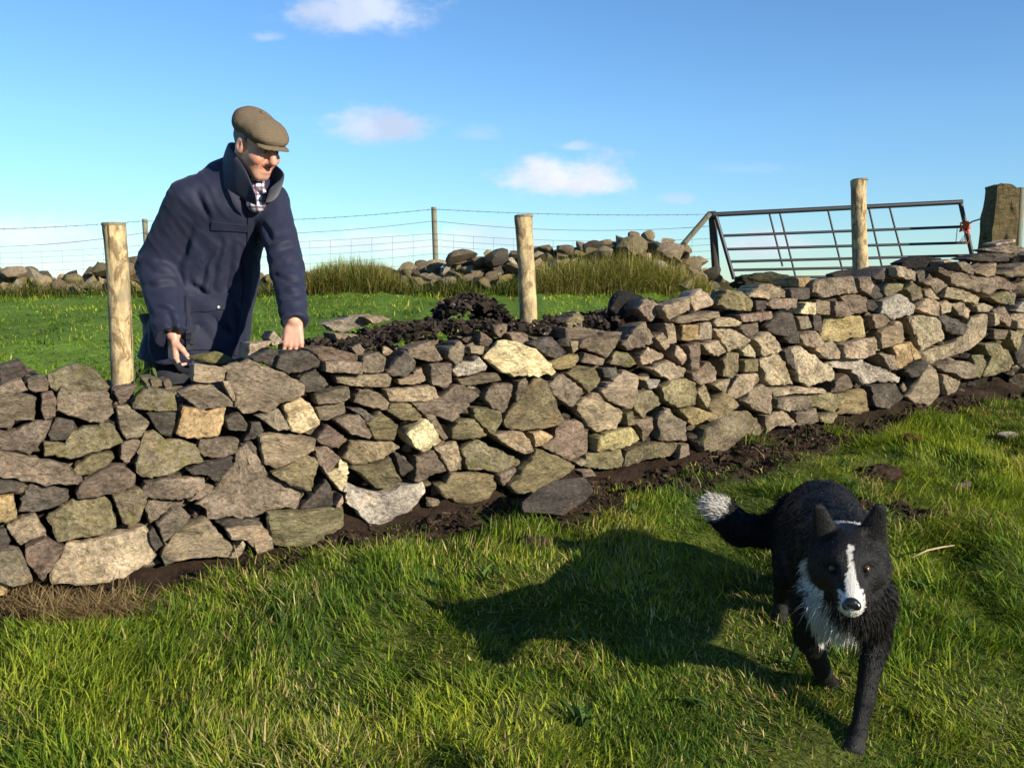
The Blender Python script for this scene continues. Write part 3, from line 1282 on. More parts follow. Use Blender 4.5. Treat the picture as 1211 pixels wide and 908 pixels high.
def rock_mesh(seed, flat=0.7, sub=2):
    """an angular boulder of unit size"""
    bm = bmesh.new()
    bmesh.ops.create_icosphere(bm, subdivisions=sub, radius=1.0)
    rng = np.random.default_rng(seed)
    V = np.array([v.co[:] for v in bm.verts])
    F = np.array([[v.index for v in f.verts] for f in bm.faces])
    bm.free()
    for k in range(9):
        d = rng.normal(0, 1, 3)
        d /= np.linalg.norm(d)
        c = rng.uniform(0.32, 0.75)
        ex = np.clip(V @ d - c, 0, None)
        V = V - ex[:, None] * d * 0.95
    V = V + fbm(V * 2.3 + seed, seed, 3)[:, None] * 0.09 * V
    V[:, 2] *= flat
    return V, F


def scatter_rocks(items, sub=2, rough=0.0):
    """items: (centre, size(3), yaw, colour, moss, seed) -> one joined mesh"""
    Vs, Fs, Cs, off = [], [], [], 0
    cache = {}
    for (c, sz, yaw, colr, moss, seed) in items:
        key = seed % 12
        if key not in cache:
            Vr, Fr = rock_mesh(300 + key, 0.8, sub)
            cache[key] = (Vr + np.random.default_rng(key).normal(0, 1, Vr.shape) * rough, Fr)
        V, F = cache[key]
        ca, sa = math.cos(yaw), math.sin(yaw)
        Q = V * np.array(sz)
        Q = np.column_stack([Q[:, 0] * ca - Q[:, 1] * sa, Q[:, 0] * sa + Q[:, 1] * ca, Q[:, 2]]) + np.array(c)
        Vs.append(Q)
        Fs.append(F + off)
        Cs.append(np.tile(np.array([*colr, moss]), (len(V), 1)))
        off += len(V)
    return np.concatenate(Vs), np.concatenate(Fs), np.concatenate(Cs)


# earth-dark heart of the wall, a hand's breadth behind the faces, and hearting stones between
S0, S1 = -1.6, 6.2
ss = np.linspace(S0, S1, 160)
prof = [(-0.16, 0.0), (-0.13, 0.55), (-0.15, 0.93), (-0.26, 1.0), (-0.40, 0.98), (-0.50, 0.85), (-0.56, 0.45), (-0.62, 0.0)]
V, F = [], []
for i, s in enumerate(ss):
    p = WP0 + WE * float(s)
    tz = wall_top(float(s)) - 0.055
    for (t, hf) in prof:
        q = p + WN * t
        g0 = base_g(q.y) - 0.15
        V.append((q.x, q.y, g0 + (tz - g0) * hf))
V = np.array(V)
npf = len(prof)
for i in range(len(ss) - 1):
    for k in range(npf - 1):
        a = i * npf + k
        F.append((a, a + npf, a + npf + 1, a + 1))
F = np.array(F)
V = V + fbm(V * 9, 77, 3)[:, None] * np.array([WN.x, WN.y, 0.8]) * 0.035
hc = np.tile(np.array([[0.030, 0.022, 0.016]]), (len(V), 1)) * (1 + 0.5 * vnoise(V * 20, 4)[:, None])
heart = link('hearting', mesh_np('hearting', V, F[:, ::-1], hc), M_SOIL, wall)
heart['kind'] = 'stuff'

items = []
rr = np.random.default_rng(99)
for k in range(1500):
    s = rr.uniform(S0, S1)
    u = rr.random()
    tz = wall_top(s) - 0.05
    p = WP0 + WE * s
    g0 = base_g(p.y)
    sz = rr.uniform(0.018, 0.05)
    if u < 0.6:          # behind the front face
        t, z = rr.uniform(-0.115, -0.055), g0 + (tz - g0) * rr.random()
    elif u < 0.80:       # on top
        t, z = rr.uniform(-0.5, -0.10), tz + rr.uniform(-0.02, 0.02)
    else:                # the back face
        t, z, sz = rr.uniform(-0.60, -0.52), g0 + (tz - g0) * rr.random(), rr.uniform(0.05, 0.10)
    c = p + WN * t
    kind = rr.choice(list('ggddrbo'))
    colr = np.array(STONE[kind][0]) * rr.uniform(0.55, 1.0)
    items.append(((c.x, c.y, z), (sz * rr.uniform(0.9, 1.7), sz, sz * rr.uniform(0.6, 1.0)), rr.uniform(0, 6.28), colr, STONE[kind][1] * 0.6, k))
# the wall goes on beyond both edges of the picture
for k in range(260):
    s = rr.uniform(S0, -0.35) if k % 2 else rr.uniform(5.15, S1)
    tz = wall_top(s)
    p = WP0 + WE * s
    g0 = base_g(p.y)
    sz = rr.uniform(0.05, 0.10)
    c = p + WN * rr.uniform(-0.10, -0.03)
    kind = rr.choice(list('ggdrbbo'))
    items.append(((c.x, c.y, g0 + (tz - g0) * rr.random()), (sz * 1.4, sz, sz * 0.8), math.atan2(WE.y, WE.x) + rr.normal(0, 0.3),
                  np.array(STONE[kind][0]), STONE[kind][1], k))
V, F, C = scatter_rocks(items)
me = mesh_np('rubble_fill', V, F, C)
me.set_sharp_from_angle(angle=math.radians(25))
rub = link('rubble_fill', me, M_RUBBLE, wall)
rub['kind'] = 'stuff'


# peat and turf heaped along the back of the wall top
def lump(name, centre, size, seed, colr, label, cat, mat=M_SOIL, rough=0.30, sub=5, group=None, yaw=0.0):
    bm = bmesh.new()
    bmesh.ops.create_icosphere(bm, subdivisions=sub, radius=1.0)
    V = np.array([v.co[:] for v in bm.verts])
    F = np.array([[v.index for v in f.verts] for f in bm.faces])
    bm.free()
    d = fbm(V * 1.7 + seed * 3.1, seed, 5, 0.62)
    V = V * (1 + rough * d)[:, None] + fbm(V * 7 + seed, seed + 5, 3)[:, None] * V * rough * 0.30
    V = V * np.array(size)
    ca, sa = math.cos(yaw), math.sin(yaw)
    V = np.column_stack([V[:, 0] * ca - V[:, 1] * sa, V[:, 0] * sa + V[:, 1] * ca, V[:, 2]])
    c = np.array(colr)[None] * (1 + 0.55 * fbm(V * 25, seed + 9, 3)[:, None])
    o = link(name, mesh_np(name, V, F, np.clip(c, 0.004, 1)), mat, None, centre)
    if label:
        tag(o, label, cat, group)
    return o


def wall_pt(px, py, back):
    return plane_hit(px, py, back)


PEAT = (0.034, 0.025, 0.019)
WYAW = math.atan2(WE.y, WE.x)
items = []
rr = np.random.default_rng(55)
hc_ = wall_pt(556, 374, 0.42)
for k in range(1100):
    u_, v_ = rr.normal(0, 0.42, 2)
    rad_ = math.hypot(u_, v_)
    u_, v_ = rr.uniform(-1.05, 1.05), rr.normal(0, 0.45)
    top_ = (0.120 + 0.015 * math.sin(7 * u_ + 1)) * max(0.0, 1 - abs(u_) ** 4) * max(0.25, 1 - abs(v_) ** 3 * 0.5) + rr.uniform(-0.025, 0.012)
    q_ = hc_ + WE * (u_ * 0.165) + WN * (v_ * 0.13) + Vector((0, 0, top_ * rr.uniform(0.7, 1.0) - 0.03))
    sz = rr.uniform(0.007, 0.019) * (2.2 if rr.random() < 0.06 else 1)
    cc = np.array(PEAT) * rr.uniform(0.35, 1.7) if rr.random() < 0.9 else np.array([0.15, 0.12, 0.09])
    items.append(((q_.x, q_.y, q_.z), (sz * rr.uniform(1, 1.9), sz, sz * rr.uniform(0.6, 1)), rr.uniform(0, 6.28), cc, 0, k))
V, F, C = scatter_rocks(items, 1, 0.2)
V = V - np.array(hc_)
tag(link('peat_heap', mesh_np('peat_heap', V, F, C[:, :3], False), M_SOIL, None, hc_), 'tall heap of dark crumbly peat on the wall top left of the middle post',
    'peat heap')
HOLLOW_SHADE = (wall_pt(735, 372, 0.24), (0.175, 0.11, 0.115))
lump('turf_heap', wall_pt(905, 333, 0.45), (0.22, 0.12, 0.05), 8, (0.045, 0.042, 0.022), 'low heap of dark turf along the wall top in front of the gate',
     'turf heap', yaw=WYAW, rough=0.35)
# crumbs of peat between the heaps and the stones
items = []
rr = np.random.default_rng(5)
for k in range(2200):
    px = rr.uniform(385, 850)
    s_ = plane_hit(px, 400, 0)
    s_ = (s_ - WP0).dot(WE)
    t = -rr.uniform(0.10, 0.62)
    p = WP0 + WE * float(s_) + WN * t
    z = wall_top(float(s_)) - 0.03 + 0.05 * math.exp(-((px - 560) / 90) ** 2) + rr.uniform(-0.02, 0.025) - 0.05 * max(0, -t - 0.4)
    sz = rr.uniform(0.005, 0.020) * (1.8 if rr.random() < 0.07 else 1)
    items.append(((p.x, p.y, z), (sz * rr.uniform(1, 1.6), sz, sz * 0.8), rr.uniform(0, 6.28), np.array(PEAT) * rr.uniform(0.5, 2.2), 0, k))
V, F, C = scatter_rocks(items, 1, 0.22)
o = link('peat_crumbs', mesh_np('peat_crumbs', V, F, C[:, :3], False), M_SOIL)
tag(o, 'dark peat crumbs spilled along the back of the wall top', None, None, 'stuff')

# crumbled soil along the foot of the wall
items = []
ns = 14000
sA = rr.uniform(0.2, 5.4, ns)
tA = np.abs(rr.normal(0.02, 0.22, ns)) + 0.02
xA = WP0.x + WE.x * sA + WN.x * tA
yA = WP0.y + WE.y * sA + WN.y * tA
xA[12500:] = 1.43 + rr.normal(0, 0.22, 1500)
yA[12500:] = 3.62 + rr.normal(0, 0.07, 1500)
okA = soil_mask(xA, yA) > 0.3
xA, yA = xA[okA], yA[okA]
zA = ground(xA, yA)
for k in range(len(xA)):
    sz = rr.uniform(0.003, 0.014) * (2.2 if rr.random() < 0.05 else 1)
    z = zA[k] + sz * 0.2
    cc = np.array([0.042, 0.026, 0.017]) * rr.uniform(0.4, 1.8) if rr.random() < 0.95 else np.array([0.16, 0.12, 0.085])
    items.append(((xA[k], yA[k], z), (sz * rr.uniform(1, 1.7), sz, sz * 0.75), rr.uniform(0, 6.28), cc, 0, k))
V, F, C = scatter_rocks(items, 1, 0.22)
o = link('soil_crumbs', mesh_np('soil_crumbs', V, F, C[:, :3], False), M_SOIL)
tag(o, 'dark crumbled soil along the foot of the wall', None, None, 'stuff')


def on_ground(px, py, lift=0.0):
    """point of the ground seen at a photo pixel"""
    d = ray(px, py)
    lo, hi = 0.5, 14.0
    for _ in range(40):
        m = 0.5 * (lo + hi)
        p = EYE + d * m
        if p.z > base_g(p.y) + 0.0:
            lo = m
        else:
            hi = m
    p = EYE + d * hi
    return Vector((p.x, p.y, gz(p.x, p.y) + lift))


def rock_thing(name, centre, size, yaw, kind, seed, label, cat, tilt=(0, 0), group=None, sub=3):
    V, F = rock_mesh(seed, 1.0, sub)
    V = V * np.array(size)
    V = np.array(Matrix.Rotation(tilt[0], 3, 'X') @ Matrix.Rotation(tilt[1], 3, 'Y')) @ V.T
    V = V.T
    ca, sa = math.cos(yaw), math.sin(yaw)
    V = np.column_stack([V[:, 0] * ca - V[:, 1] * sa, V[:, 0] * sa + V[:, 1] * ca, V[:, 2]])
    me = mesh_np(name, V, F)
    me.set_sharp_from_angle(angle=math.radians(30))
    o = link(name, me, M_STONE, None, centre)
    c, mo = STONE[kind]
    o.color = (*c, mo)
    return tag(o, label, cat, group)


o = rock_thing('hollow_shade_block', *HOLLOW_SHADE, WYAW, 'k', 43, 'black angular boulder on the wall top right of the middle post', 'boulder', (0.2, 0.1))  # black rock shape added as the shade of a hollow behind the stones
p = on_ground(668, 608)
rock_thing('fallen_slab', p + Vector((0, 0.02, 0.02)), (0.27, 0.12, 0.05), WYAW - 0.08, 'd', 41,
           'flat dark grey slab lying in the soil at the foot of the wall', 'stone', (0.35, -0.10))
lump('earth_clod', on_ground(1040, 562) + Vector((0, 0, 0.01)), (0.115, 0.065, 0.040), 12, (0.045, 0.027, 0.018),
     'large red-brown earth clod on the grass right of the dog\'s back', 'earth clod', sub=5, yaw=0.1, rough=0.55)
lump('earth_clod', on_ground(632, 652) + Vector((0, 0, 0.008)), (0.055, 0.035, 0.025), 14, (0.075, 0.048, 0.035),
     'small brown earth clod below the fallen dark slab', 'earth clod', sub=4)
lump('earth_clod', on_ground(1078, 528) + Vector((0, 0, 0.01)), (0.06, 0.04, 0.022), 15, (0.11, 0.045, 0.022),
     'small rust coloured earth clod in grass above the larger clods', 'earth clod', sub=4, yaw=-0.3)
rock_thing('flat_stone', on_ground(1136, 574) + Vector((0, 0, 0.012)), (0.085, 0.05, 0.022), -0.3, 'r', 44,
           'flat grey-brown stone in the grass right of the earth clods', 'stone')
rock_thing('flat_stone', on_ground(1192, 517) + Vector((0, 0, 0.02)), (0.06, 0.035, 0.02), 0.1, 'w', 46,
           'small pale stone in shaded grass at the far right below the wall', 'stone')
a, b = on_ground(1078, 668), on_ground(1128, 655)
bm = bmesh.new()
tube(bm, [a + Vector((0, 0, 0.05)), a.lerp(b, 0.35) + Vector((0, 0, 0.062)), a.lerp(b, 0.7) + Vector((0, 0, 0.06)), b + Vector((0, 0, 0.055))], [0.003, 0.0035, 0.003, 0.002], 7)
tag(bm_obj('stick', bm, plain_mat('dry_stick', (0.36, 0.29, 0.17), 0.8, 0.2)), 'pale dry stick lying on the grass right of the dog', 'stick')

# low broad-leaved weeds among the grass
nw = 46
wx = RNG.uniform(-1.4, 3.2, nw)
wy = RNG.uniform(2.1, 4.8, nw)
kk = (wall_t(wx, wy) > 0.35)
wx, wy = np.repeat(wx[kk], 9), np.repeat(wy[kk], 9)
wx = wx + RNG.normal(0, 0.012, len(wx))
wy = wy + RNG.normal(0, 0.012, len(wy))
n = len(wx)
o = link('broad_leaved_weeds', blades('broad_leaved_weeds', wx, wy, ground(wx, wy) + 0.01, 0.035 + 0.045 * RNG.random(n), 0.010 + 0.008 * RNG.random(n),
         RNG.uniform(0, 6.28, n), 0.6 + 0.5 * RNG.random(n), np.array([0.075, 0.13, 0.03]) * (0.7 + 0.8 * RNG.random((n, 1)))), M_GRASS)
tag(o, 'low broad-leaved weeds scattered through the front grass', None, None, 'stuff')

# dry trampled grass at the left foot of the wall
n = 1500
pc = on_ground(95, 705)
x = pc.x + RNG.normal(0, 0.14, n)
y = pc.y + RNG.normal(0, 0.05, n)
col = np.array([0.36, 0.26, 0.13]) * (0.4 + 0.7 * RNG.random((n, 1)))
o = link('dry_grass', blades('dry_grass', x, y, ground(x, y), 0.05 + 0.09 * RNG.random(n), 0.0035 + 0 * x, RNG.uniform(0, 6.28, n),
                             np.clip(RNG.normal(0.9, 0.2, n), 0.3, 1.2), col), M_GRASS)
tag(o, 'patch of dry straw-coloured grass at the left foot of the wall', None, None, 'stuff')

# ------------------------------------------------------------------ posts standing in the wall


def round_post(top_px, bot_px, Y, r, label, seed):
    a, b = P(*bot_px, Y), P(*top_px, Y)
    ax = (b - a).normalized()
    base = a - ax * 0.45
    L = (b - base).length
    rng = np.random.default_rng(seed)
    root = thing('wooden_post', label, 'post', base, 'round wooden posts in the wall')
    n, m = 28, 40
    bx = ax.cross(Vector((0, 1, 0))).normalized()
    by = ax.cross(bx)
    V = []
    for j in range(m + 1):
        z = L * j / m
        for k in range(n):
            an = 2 * math.pi * k / n
            w = fbm(np.array([[math.cos(an) * 1.2, math.sin(an) * 1.2, z * 4 + seed]]), seed, 3)[0]
            w2 = vnoise(np.array([[math.cos(an) * 4, math.sin(an) * 4, z * 16]]), seed)[0]
            rad = r * (1 + 0.09 * w + 0.025 * w2) * (1.0 - 0.04 * j / m)
            if j >= m - 1:
                rad *= 1.05
            cx_ = 0.008 * math.sin(z * 5 + seed)
            q = ax * z + bx * (math.cos(an) * rad + cx_) + by * (math.sin(an) * rad)
            V.append(q[:])
    F = [(j * n + k, j * n + (k + 1) % n, (j + 1) * n + (k + 1) % n, (j + 1) * n + k) for j in range(m) for k in range(n)]
    me = mesh_np('shaft', np.array(V), np.array(F))
    s = link('shaft', me, M_POST, root, base)
    bm = bmesh.new()
    ring = [bm.verts.new(ax * (0.0) + bx * math.cos(2 * math.pi * k / n) * r * 1.04 + by * math.sin(2 * math.pi * k / n) * r * 1.04) for k in range(n)]
    ring2 = [bm.verts.new(v.co + ax * 0.008 * (1 + 0.4 * math.sin(3 * k))) for k, v in enumerate(ring)]
    for k in range(n):
        bm.faces.new((ring[k], ring[(k + 1) % n], ring2[(k + 1) % n], ring2[k]))
    bm.faces.new(ring2)
    bm_obj('sawn_top', bm, M_GREYWOOD, root, base + ax * (L - 0.003), smooth=False)
    return root


round_post((134.5, 266), (144, 459), 3.36, 0.0400, 'round wooden post left of the man, nearest of the three in the wall', 1)
round_post((619.5, 256), (623.5, 386), 4.25, 0.0405, 'round pale post beside the peat heap in mid-wall, bark mostly gone', 2)
round_post((1017, 213), (1016, 326), 5.35, 0.0430, 'round wooden post in the wall in front of the metal gate', 3)

# ------------------------------------------------------------------ far field edge: ruined wall, fence, gate
YW = 11.6
FARX = [-450, 0, 40, 62, 100, 150, 200, 300, 360, 480, 520, 560, 600, 640, 700, 740, 760, 790, 812, 832, 855]
FART = [318, 313, 313, 324, 318, 302, 298, 318, 318, 312, 305, 293, 296, 290, 283, 277, 269, 279, 291, 312, 322]
far = thing('ruined_stone_wall', 'tumbled old field wall of mossy boulders along the far edge of the field', 'stone wall',
            (0.0, YW, float(base_g(YW))))
far_meshes = []
for k in range(10):
    V, F = rock_mesh(500 + k, 0.9, 2)
    me = mesh_np('boulder', V, F)
    me.set_sharp_from_angle(angle=math.radians(30))
    far_meshes.append(me)
rr = np.random.default_rng(17)
cnt = 0
beyond = []
for lay in range(6):
    x = -430.0
    while x < 856:
        top = np.interp(x, FARX, FART)
        step = rr.uniform(11, 22)
        if 250 < x < 470 and lay > 1:
            x += step
            continue
        base = 341
        hgt = base - top
        yv = top + 7 + hgt * (lay / 6.0) * rr.uniform(0.85, 1.15)
        if yv > 343:
            x += step
            continue
        Yd = YW + rr.uniform(-0.12, 0.22) - 0.10 * lay
        c = P(x, yv, Yd)
        sz = rr.uniform(7, 13) / FPX * Yd * (1.2 if lay == 5 else 1)
        if x < -20:      # outside the picture: joined
            beyond.append(((c.x, c.y, c.z), (sz * rr.uniform(1, 1.45), sz, sz * 0.85), rr.uniform(0, 6.28), np.array([0.24, 0.2, 0.13]) * rr.uniform(0.7, 1.3), 0.4, cnt))
            cnt += 1
            x += step
            continue
        o = link('boulder', far_meshes[cnt % 10], M_STONE, far, c)
        o.scale = (sz * rr.uniform(1, 1.45), sz, sz * rr.uniform(0.75, 1.0))
        o.rotation_euler = (rr.uniform(-0.5, 0.5), rr.uniform(-0.4, 0.4), rr.uniform(0, 6.28))
        kd = rr.choice(list('ggbbooyrwd'))
        colr, mo = STONE[kd]
        v = rr.uniform(0.7, 1.15)
        v *= 1.3
        o.color = (colr[0] * v, colr[1] * v, colr[2] * v * 0.9, min(1, mo + 0.25))
        cnt += 1
        x += step
V, F, C = scatter_rocks(beyond)
tag(link('more_boulders', mesh_np('more_boulders', V, F, C, False), M_RUBBLE, far), None, None, None, 'stuff')
# earth and rubble bank in its middle
bx_ = np.arange(-440.0, 862.0, 6.0)
V, F = [], []
for i, x in enumerate(bx_):
    c = P(x, float(np.interp(x, FARX, FART)) + (7 if 590 < x < 745 else 11), YW + 0.22)
    g0 = float(base_g(YW))
    for (dy, hf) in ((-0.55, -0.1), (-0.42, 0.45), (-0.22, 0.9), (0.05, 1.0), (0.35, 0.7), (0.7, -0.2)):
        V.append((c.x, c.y + dy, g0 + max(0.03, c.z - g0) * hf))
V = np.array(V)
for i in range(len(bx_) - 1):
    for k in range(5):
        a = i * 6 + k
        F.append((a, a + 6, a + 7, a + 1))
V = V + fbm(V * 5, 81, 3)[:, None] * np.array([0.02, 0.05, 0.05])
hc = np.tile(np.array([[0.060, 0.050, 0.024]]), (len(V), 1)) * (1 + 0.6 * vnoise(V * 9, 4)[:, None])
tag(link('hearting', mesh_np('hearting', V, np.array(F)[:, ::-1], hc), M_GROUND, far), None, None, None, 'stuff')
# three larger stones that stand out in the old wall
for (px, py, w_, h_, kd) in ((752, 292, 24, 22, 'o'), (800, 312, 20, 16, 'y'), (795, 300, 22, 16, 'b'), (530, 322, 16, 8, 'w'), (512, 329, 20, 7, 'b'),
                             (822, 328, 16, 14, 'y'), (545, 303, 22, 12, 'g'), (585, 303, 18, 14, 'd'), (715, 297, 15, 13, 'b'), (120, 318, 14, 11, 'o'), (20, 322, 18, 12, 'b')):
    c = P(px, py, YW - 0.3)
    o = link('boulder', far_meshes[cnt % 10], M_STONE, far, c)
    o.scale = (w_ / FPX * YW, 0.20, h_ / FPX * YW)
    o.rotation_euler = (0, rr.uniform(-0.25, 0.25), rr.uniform(-0.3, 0.3))
    colr, mo = STONE[kd]
    o.color = (*colr, min(1, mo + 0.2))
    cnt += 1


def tuft_field(name, px0, px1, topf, n, Yr, label, cols, kind=None, cat=None, lean=0.55, wid=0.0075):
    px = RNG.uniform(px0, px1, n)
    Yv = RNG.uniform(*Yr, n)
    x = (px - CX) / FPX * Yv
    z = base_g(Yv) - 0.02
    tops = topf(px)
    H = EYE.z + (HORIZ - tops) / FPX * Yv - z
    L = np.clip(H * (0.45 + 0.65 * RNG.random(n)), 0.06, None)
    c = np.array(cols)[RNG.integers(0, len(cols), n)] * (0.55 + 0.75 * RNG.random((n, 1)))
    o = link(name, blades(name, x, Yv, z, L, np.full(n, wid) * (0.6 + 0.8 * RNG.random(n)), RNG.uniform(0, 6.28, n),
                          np.abs(RNG.normal(lean, 0.25, n)), c, droop=0.9), M_GRASS)
    return tag(o, label, cat, None, kind)


RUSH = [(0.16, 0.19, 0.04), (0.22, 0.22, 0.06), (0.32, 0.25, 0.10), (0.11, 0.17, 0.03), (0.22, 0.15, 0.05)]
tuft_field('rush_clump', 356, 486, lambda p: 299 + 32 * np.abs((p - 418) / 66) ** 2.4, 13000, (10.9, 11.9),
           'rounded clump of brown and green rushes behind the man\'s left arm', RUSH, None, 'rush clump')
HAY = [(0.36, 0.31, 0.11), (0.24, 0.24, 0.06), (0.42, 0.35, 0.15), (0.16, 0.19, 0.04), (0.30, 0.26, 0.09)]
tuft_field('long_dry_grass', 628, 845, lambda p: np.interp(p, [628, 660, 700, 760, 800, 845], [308, 298, 291, 284, 304, 334]), 13000, (10.9, 11.35),
           'long dry yellowish grass hanging over the foot of the ruined wall', HAY, 'stuff')
tuft_field('verge_grass', -60, 350, lambda p: 326 + 4 * np.sin(p * 0.11) + 3 * np.sin(p * 0.37), 3500, (10.8, 11.5),
           'ragged verge grass along the far wall left of the man', [(0.10, 0.12, 0.025), (0.16, 0.15, 0.04), (0.07, 0.1, 0.02)], 'stuff')
tuft_field('verge_grass', 480, 640, lambda p: 322 + 6 * np.sin(p * 0.09), 2600, (10.8, 11.4),
           'ragged verge grass along the far wall behind the peat heap', [(0.10, 0.13, 0.025), (0.16, 0.15, 0.04), (0.07, 0.1, 0.02)], 'stuff')

# leafy weed between the first post and the man
n = 60
x = P(163, 440, 4.0).x + RNG.normal(0, 0.035, n)
y = 4.0 + RNG.normal(0, 0.05, n)
o = link('leafy_weed', blades('leafy_weed', x, y, np.full(n, P(163, 455, 4.0).z), 0.06 + 0.10 * RNG.random(n), np.full(n, 0.016),
                              RNG.uniform(0, 6.28, n), np.abs(RNG.normal(0.6, 0.2, n)),
                              np.array([0.10, 0.15, 0.05]) * (0.7 + 0.6 * RNG.random((n, 1)))), M_GRASS)
tag(o, 'pale green leafy weed between the left post and the man\'s coat', 'weed')

# --- wire fence
YF = 12.25
fence = thing('wire_fence', 'wire netting fence with barbed strands along the skyline', 'wire fence', (0, YF, float(base_g(YF))))
FPOST = [(-170, 268), (171, 259), (513, 245), (842, 251)]


def fence_post(px, py, Y, r, parent, lean=0.0, mat=M_GREYWOOD):
    t = P(px, py, Y)
    g0 = float(base_g(Y)) - 0.1
    bm = bmesh.new()
    tube(bm, [Vector((t.x + lean, t.y, g0)), Vector((t.x + lean * 0.5, t.y, (g0 + t.z) / 2)), t], [r * 1.06, r, r * 0.95], 12)
    return bm_obj('post', bm, mat, parent, None, sharp=40)


for (px, py) in FPOST[:3]:
    fence_post(px, py, YF, 0.036, fence, 0.03)


def strand(drop, sag, rad):
    bm = bmesh.new()
    pts = []
    for i in range(len(FPOST) - 1):
        a = P(*FPOST[i], YF)
        b = P(*FPOST[i + 1], YF)
        for k in range(14):
            t = k / 14
            q = a.lerp(b, t)
            q.z -= drop + sag * 4 * t * (1 - t) * (1 + 0.3 * math.sin(i * 2.1 + drop * 9))
            q.y -= 0.045
            pts.append(q)
    e = P(*FPOST[-1], YF)
    e.z -= drop
    e.y -= 0.045
    pts.append(e)
    tube(bm, pts, rad, 5)
    return bm, pts


bm, top_pts = strand(0.03, 0.05, 0.0034)
rr = np.random.default_rng(3)
for i in range(len(top_pts) - 1):          # barbs
    for k in range(2):
        q = top_pts[i].lerp(top_pts[i + 1], (k + 0.5) / 2)
        tube(bm, [q + Vector((-0.012, 0, -0.014)), q + Vector((0.012, 0, 0.014))], 0.0022, 4)
bm_obj('barbed_wire', bm, M_WIRE, fence)
bm, _ = strand(0.18, 0.10, 0.0032)
bm_obj('barbed_wire', bm, M_WIRE, fence)
bm = bmesh.new()
rows = []
for d_ in (0.34, 0.42, 0.50, 0.60, 0.72, 0.86):
    b2, pp = strand(d_, 0.05, 0.0022)
    me_ = bpy.data.meshes.new('tmp')
    b2.to_mesh(me_)
    b2.free()
    bm.from_mesh(me_)
    bpy.data.meshes.remove(me_)
    rows.append(pp)
for i in range(len(rows[0]) - 1):
    a0, a1 = rows[0][i], rows[0][i + 1]
    b0, b1 = rows[-1][i], rows[-1][i + 1]
    nk = max(1, int((a1 - a0).length / 0.14))
    for k in range(nk):
        t = k / nk
        tube(bm, [a0.lerp(a1, t), b0.lerp(b1, t)], 0.0018, 4)
net = bm_obj('netting', bm, M_WIRE, fence)

# strainer post with its slanting brace, the gate hangs on it
YG = 12.0
sp = thing('strainer_post', 'dark strainer post with slanting brace at the left end of the gate', 'post', (P(843, 330, YG).x, YG, float(base_g(YG))))
t = P(842, 250, YG + 0.1)
bm = bmesh.new()
tube(bm, [Vector((P(850, 310, YG + 0.1).x, t.y, float(base_g(YG)) - 0.15)), t], [0.055, 0.05], 12)
bm_obj('upright', bm, plain_mat('dark_post', (0.05, 0.042, 0.038), 0.8, 0.2, bscale=50), sp, None, sharp=40)
bm = bmesh.new()
tube(bm, [P(840, 252, YG), P(795, 304, YG + 0.15), P(772, 330, YG + 0.2)], [0.036, 0.036, 0.036], 10)
bm_obj('brace', bm, M_GREYWOOD, sp, None, sharp=40)

gate = thing('metal_gate', 'racked dark metal field gate with five bars behind the wall', 'gate', (P(1000, 327, YG).x, YG, float(base_g(YG))))


def gate_bar(name, a, b, r):
    bm = bmesh.new()
    tube(bm, [P(*a, YG), P(*b, YG)], r, 10)
    return bm_obj(name, bm, M_GATE, gate, None, sharp=40)


gate_bar('top_rail', (843, 254), (1138, 239), 0.032)
for a, b in (((853, 279), (1143, 268)), ((857, 295), (1147, 287)), ((862, 309.5), (1149, 302)), ((866, 319.5), (1152, 314)), ((868, 328.5), (1155, 326))):
    gate_bar('rail', a, b, 0.0185)
gate_bar('stile', (846, 254), (868, 330), 0.026)
gate_bar('stile', (1135.5, 239), (1156, 330), 0.028)
for a, b in (((909.5, 251), (925.5, 315)), ((922, 251), (941, 328)), ((979, 248), (998, 327)), ((1027.5, 246), (1044, 320)), ((1052, 245), (1072, 322))):
    gate_bar('brace', a, b, 0.0125)

bm = bmesh.new()
c = P(1141, 268, YG - 0.05)
rr = np.random.default_rng(8)
for k in range(9):
    pts = []
    for j in range(9):
        an = j / 8 * 2 * math.pi
        pts.append(c + Vector((0.05 * math.cos(an) + rr.normal(0, 0.012), 0.04 * math.sin(an), rr.normal(0, 0.03) + 0.01 * k - 0.04)))
    tube(bm, pts, 0.007, 5)
for k in range(5):
    a = c + Vector((rr.normal(0, 0.03), 0, -0.02))
    tube(bm, [a, a + Vector((rr.normal(0, 0.03), 0, -0.10)), a + Vector((rr.normal(-0.02, 0.04), 0, -0.20))], 0.005, 5)
tube(bm, [c, P(1150, 262, YG - 0.2), P(1163, 258, YG - 0.35)], 0.010, 6)
tag(bm_obj('twine_tie', bm, M_TWINE), 'orange baler twine tying the gate to the stone gatepost', 'twine')

# stone gatepost
c = P(1180, 262, 11.5)
bm = bmesh.new()
bmesh.ops.create_cube(bm, size=1.0)
bmesh.ops.subdivide_edges(bm, edges=bm.edges[:], cuts=14, use_grid_fill=True)
V = np.array([v.co[:] for v in bm.verts])
F = np.array([[v.index for v in f.verts] for f in bm.faces])
bm.free()
hw, hh = 0.158, 0.80
top_z = P(1180, 217, 11.5).z
Q = V * np.array([2 * hw, 0.32, 1.0])
up = V[:, 2] + 0.5
Q[:, 0] *= 1.10 - 0.26 * up
Q[:, 0] += 0.05 * up
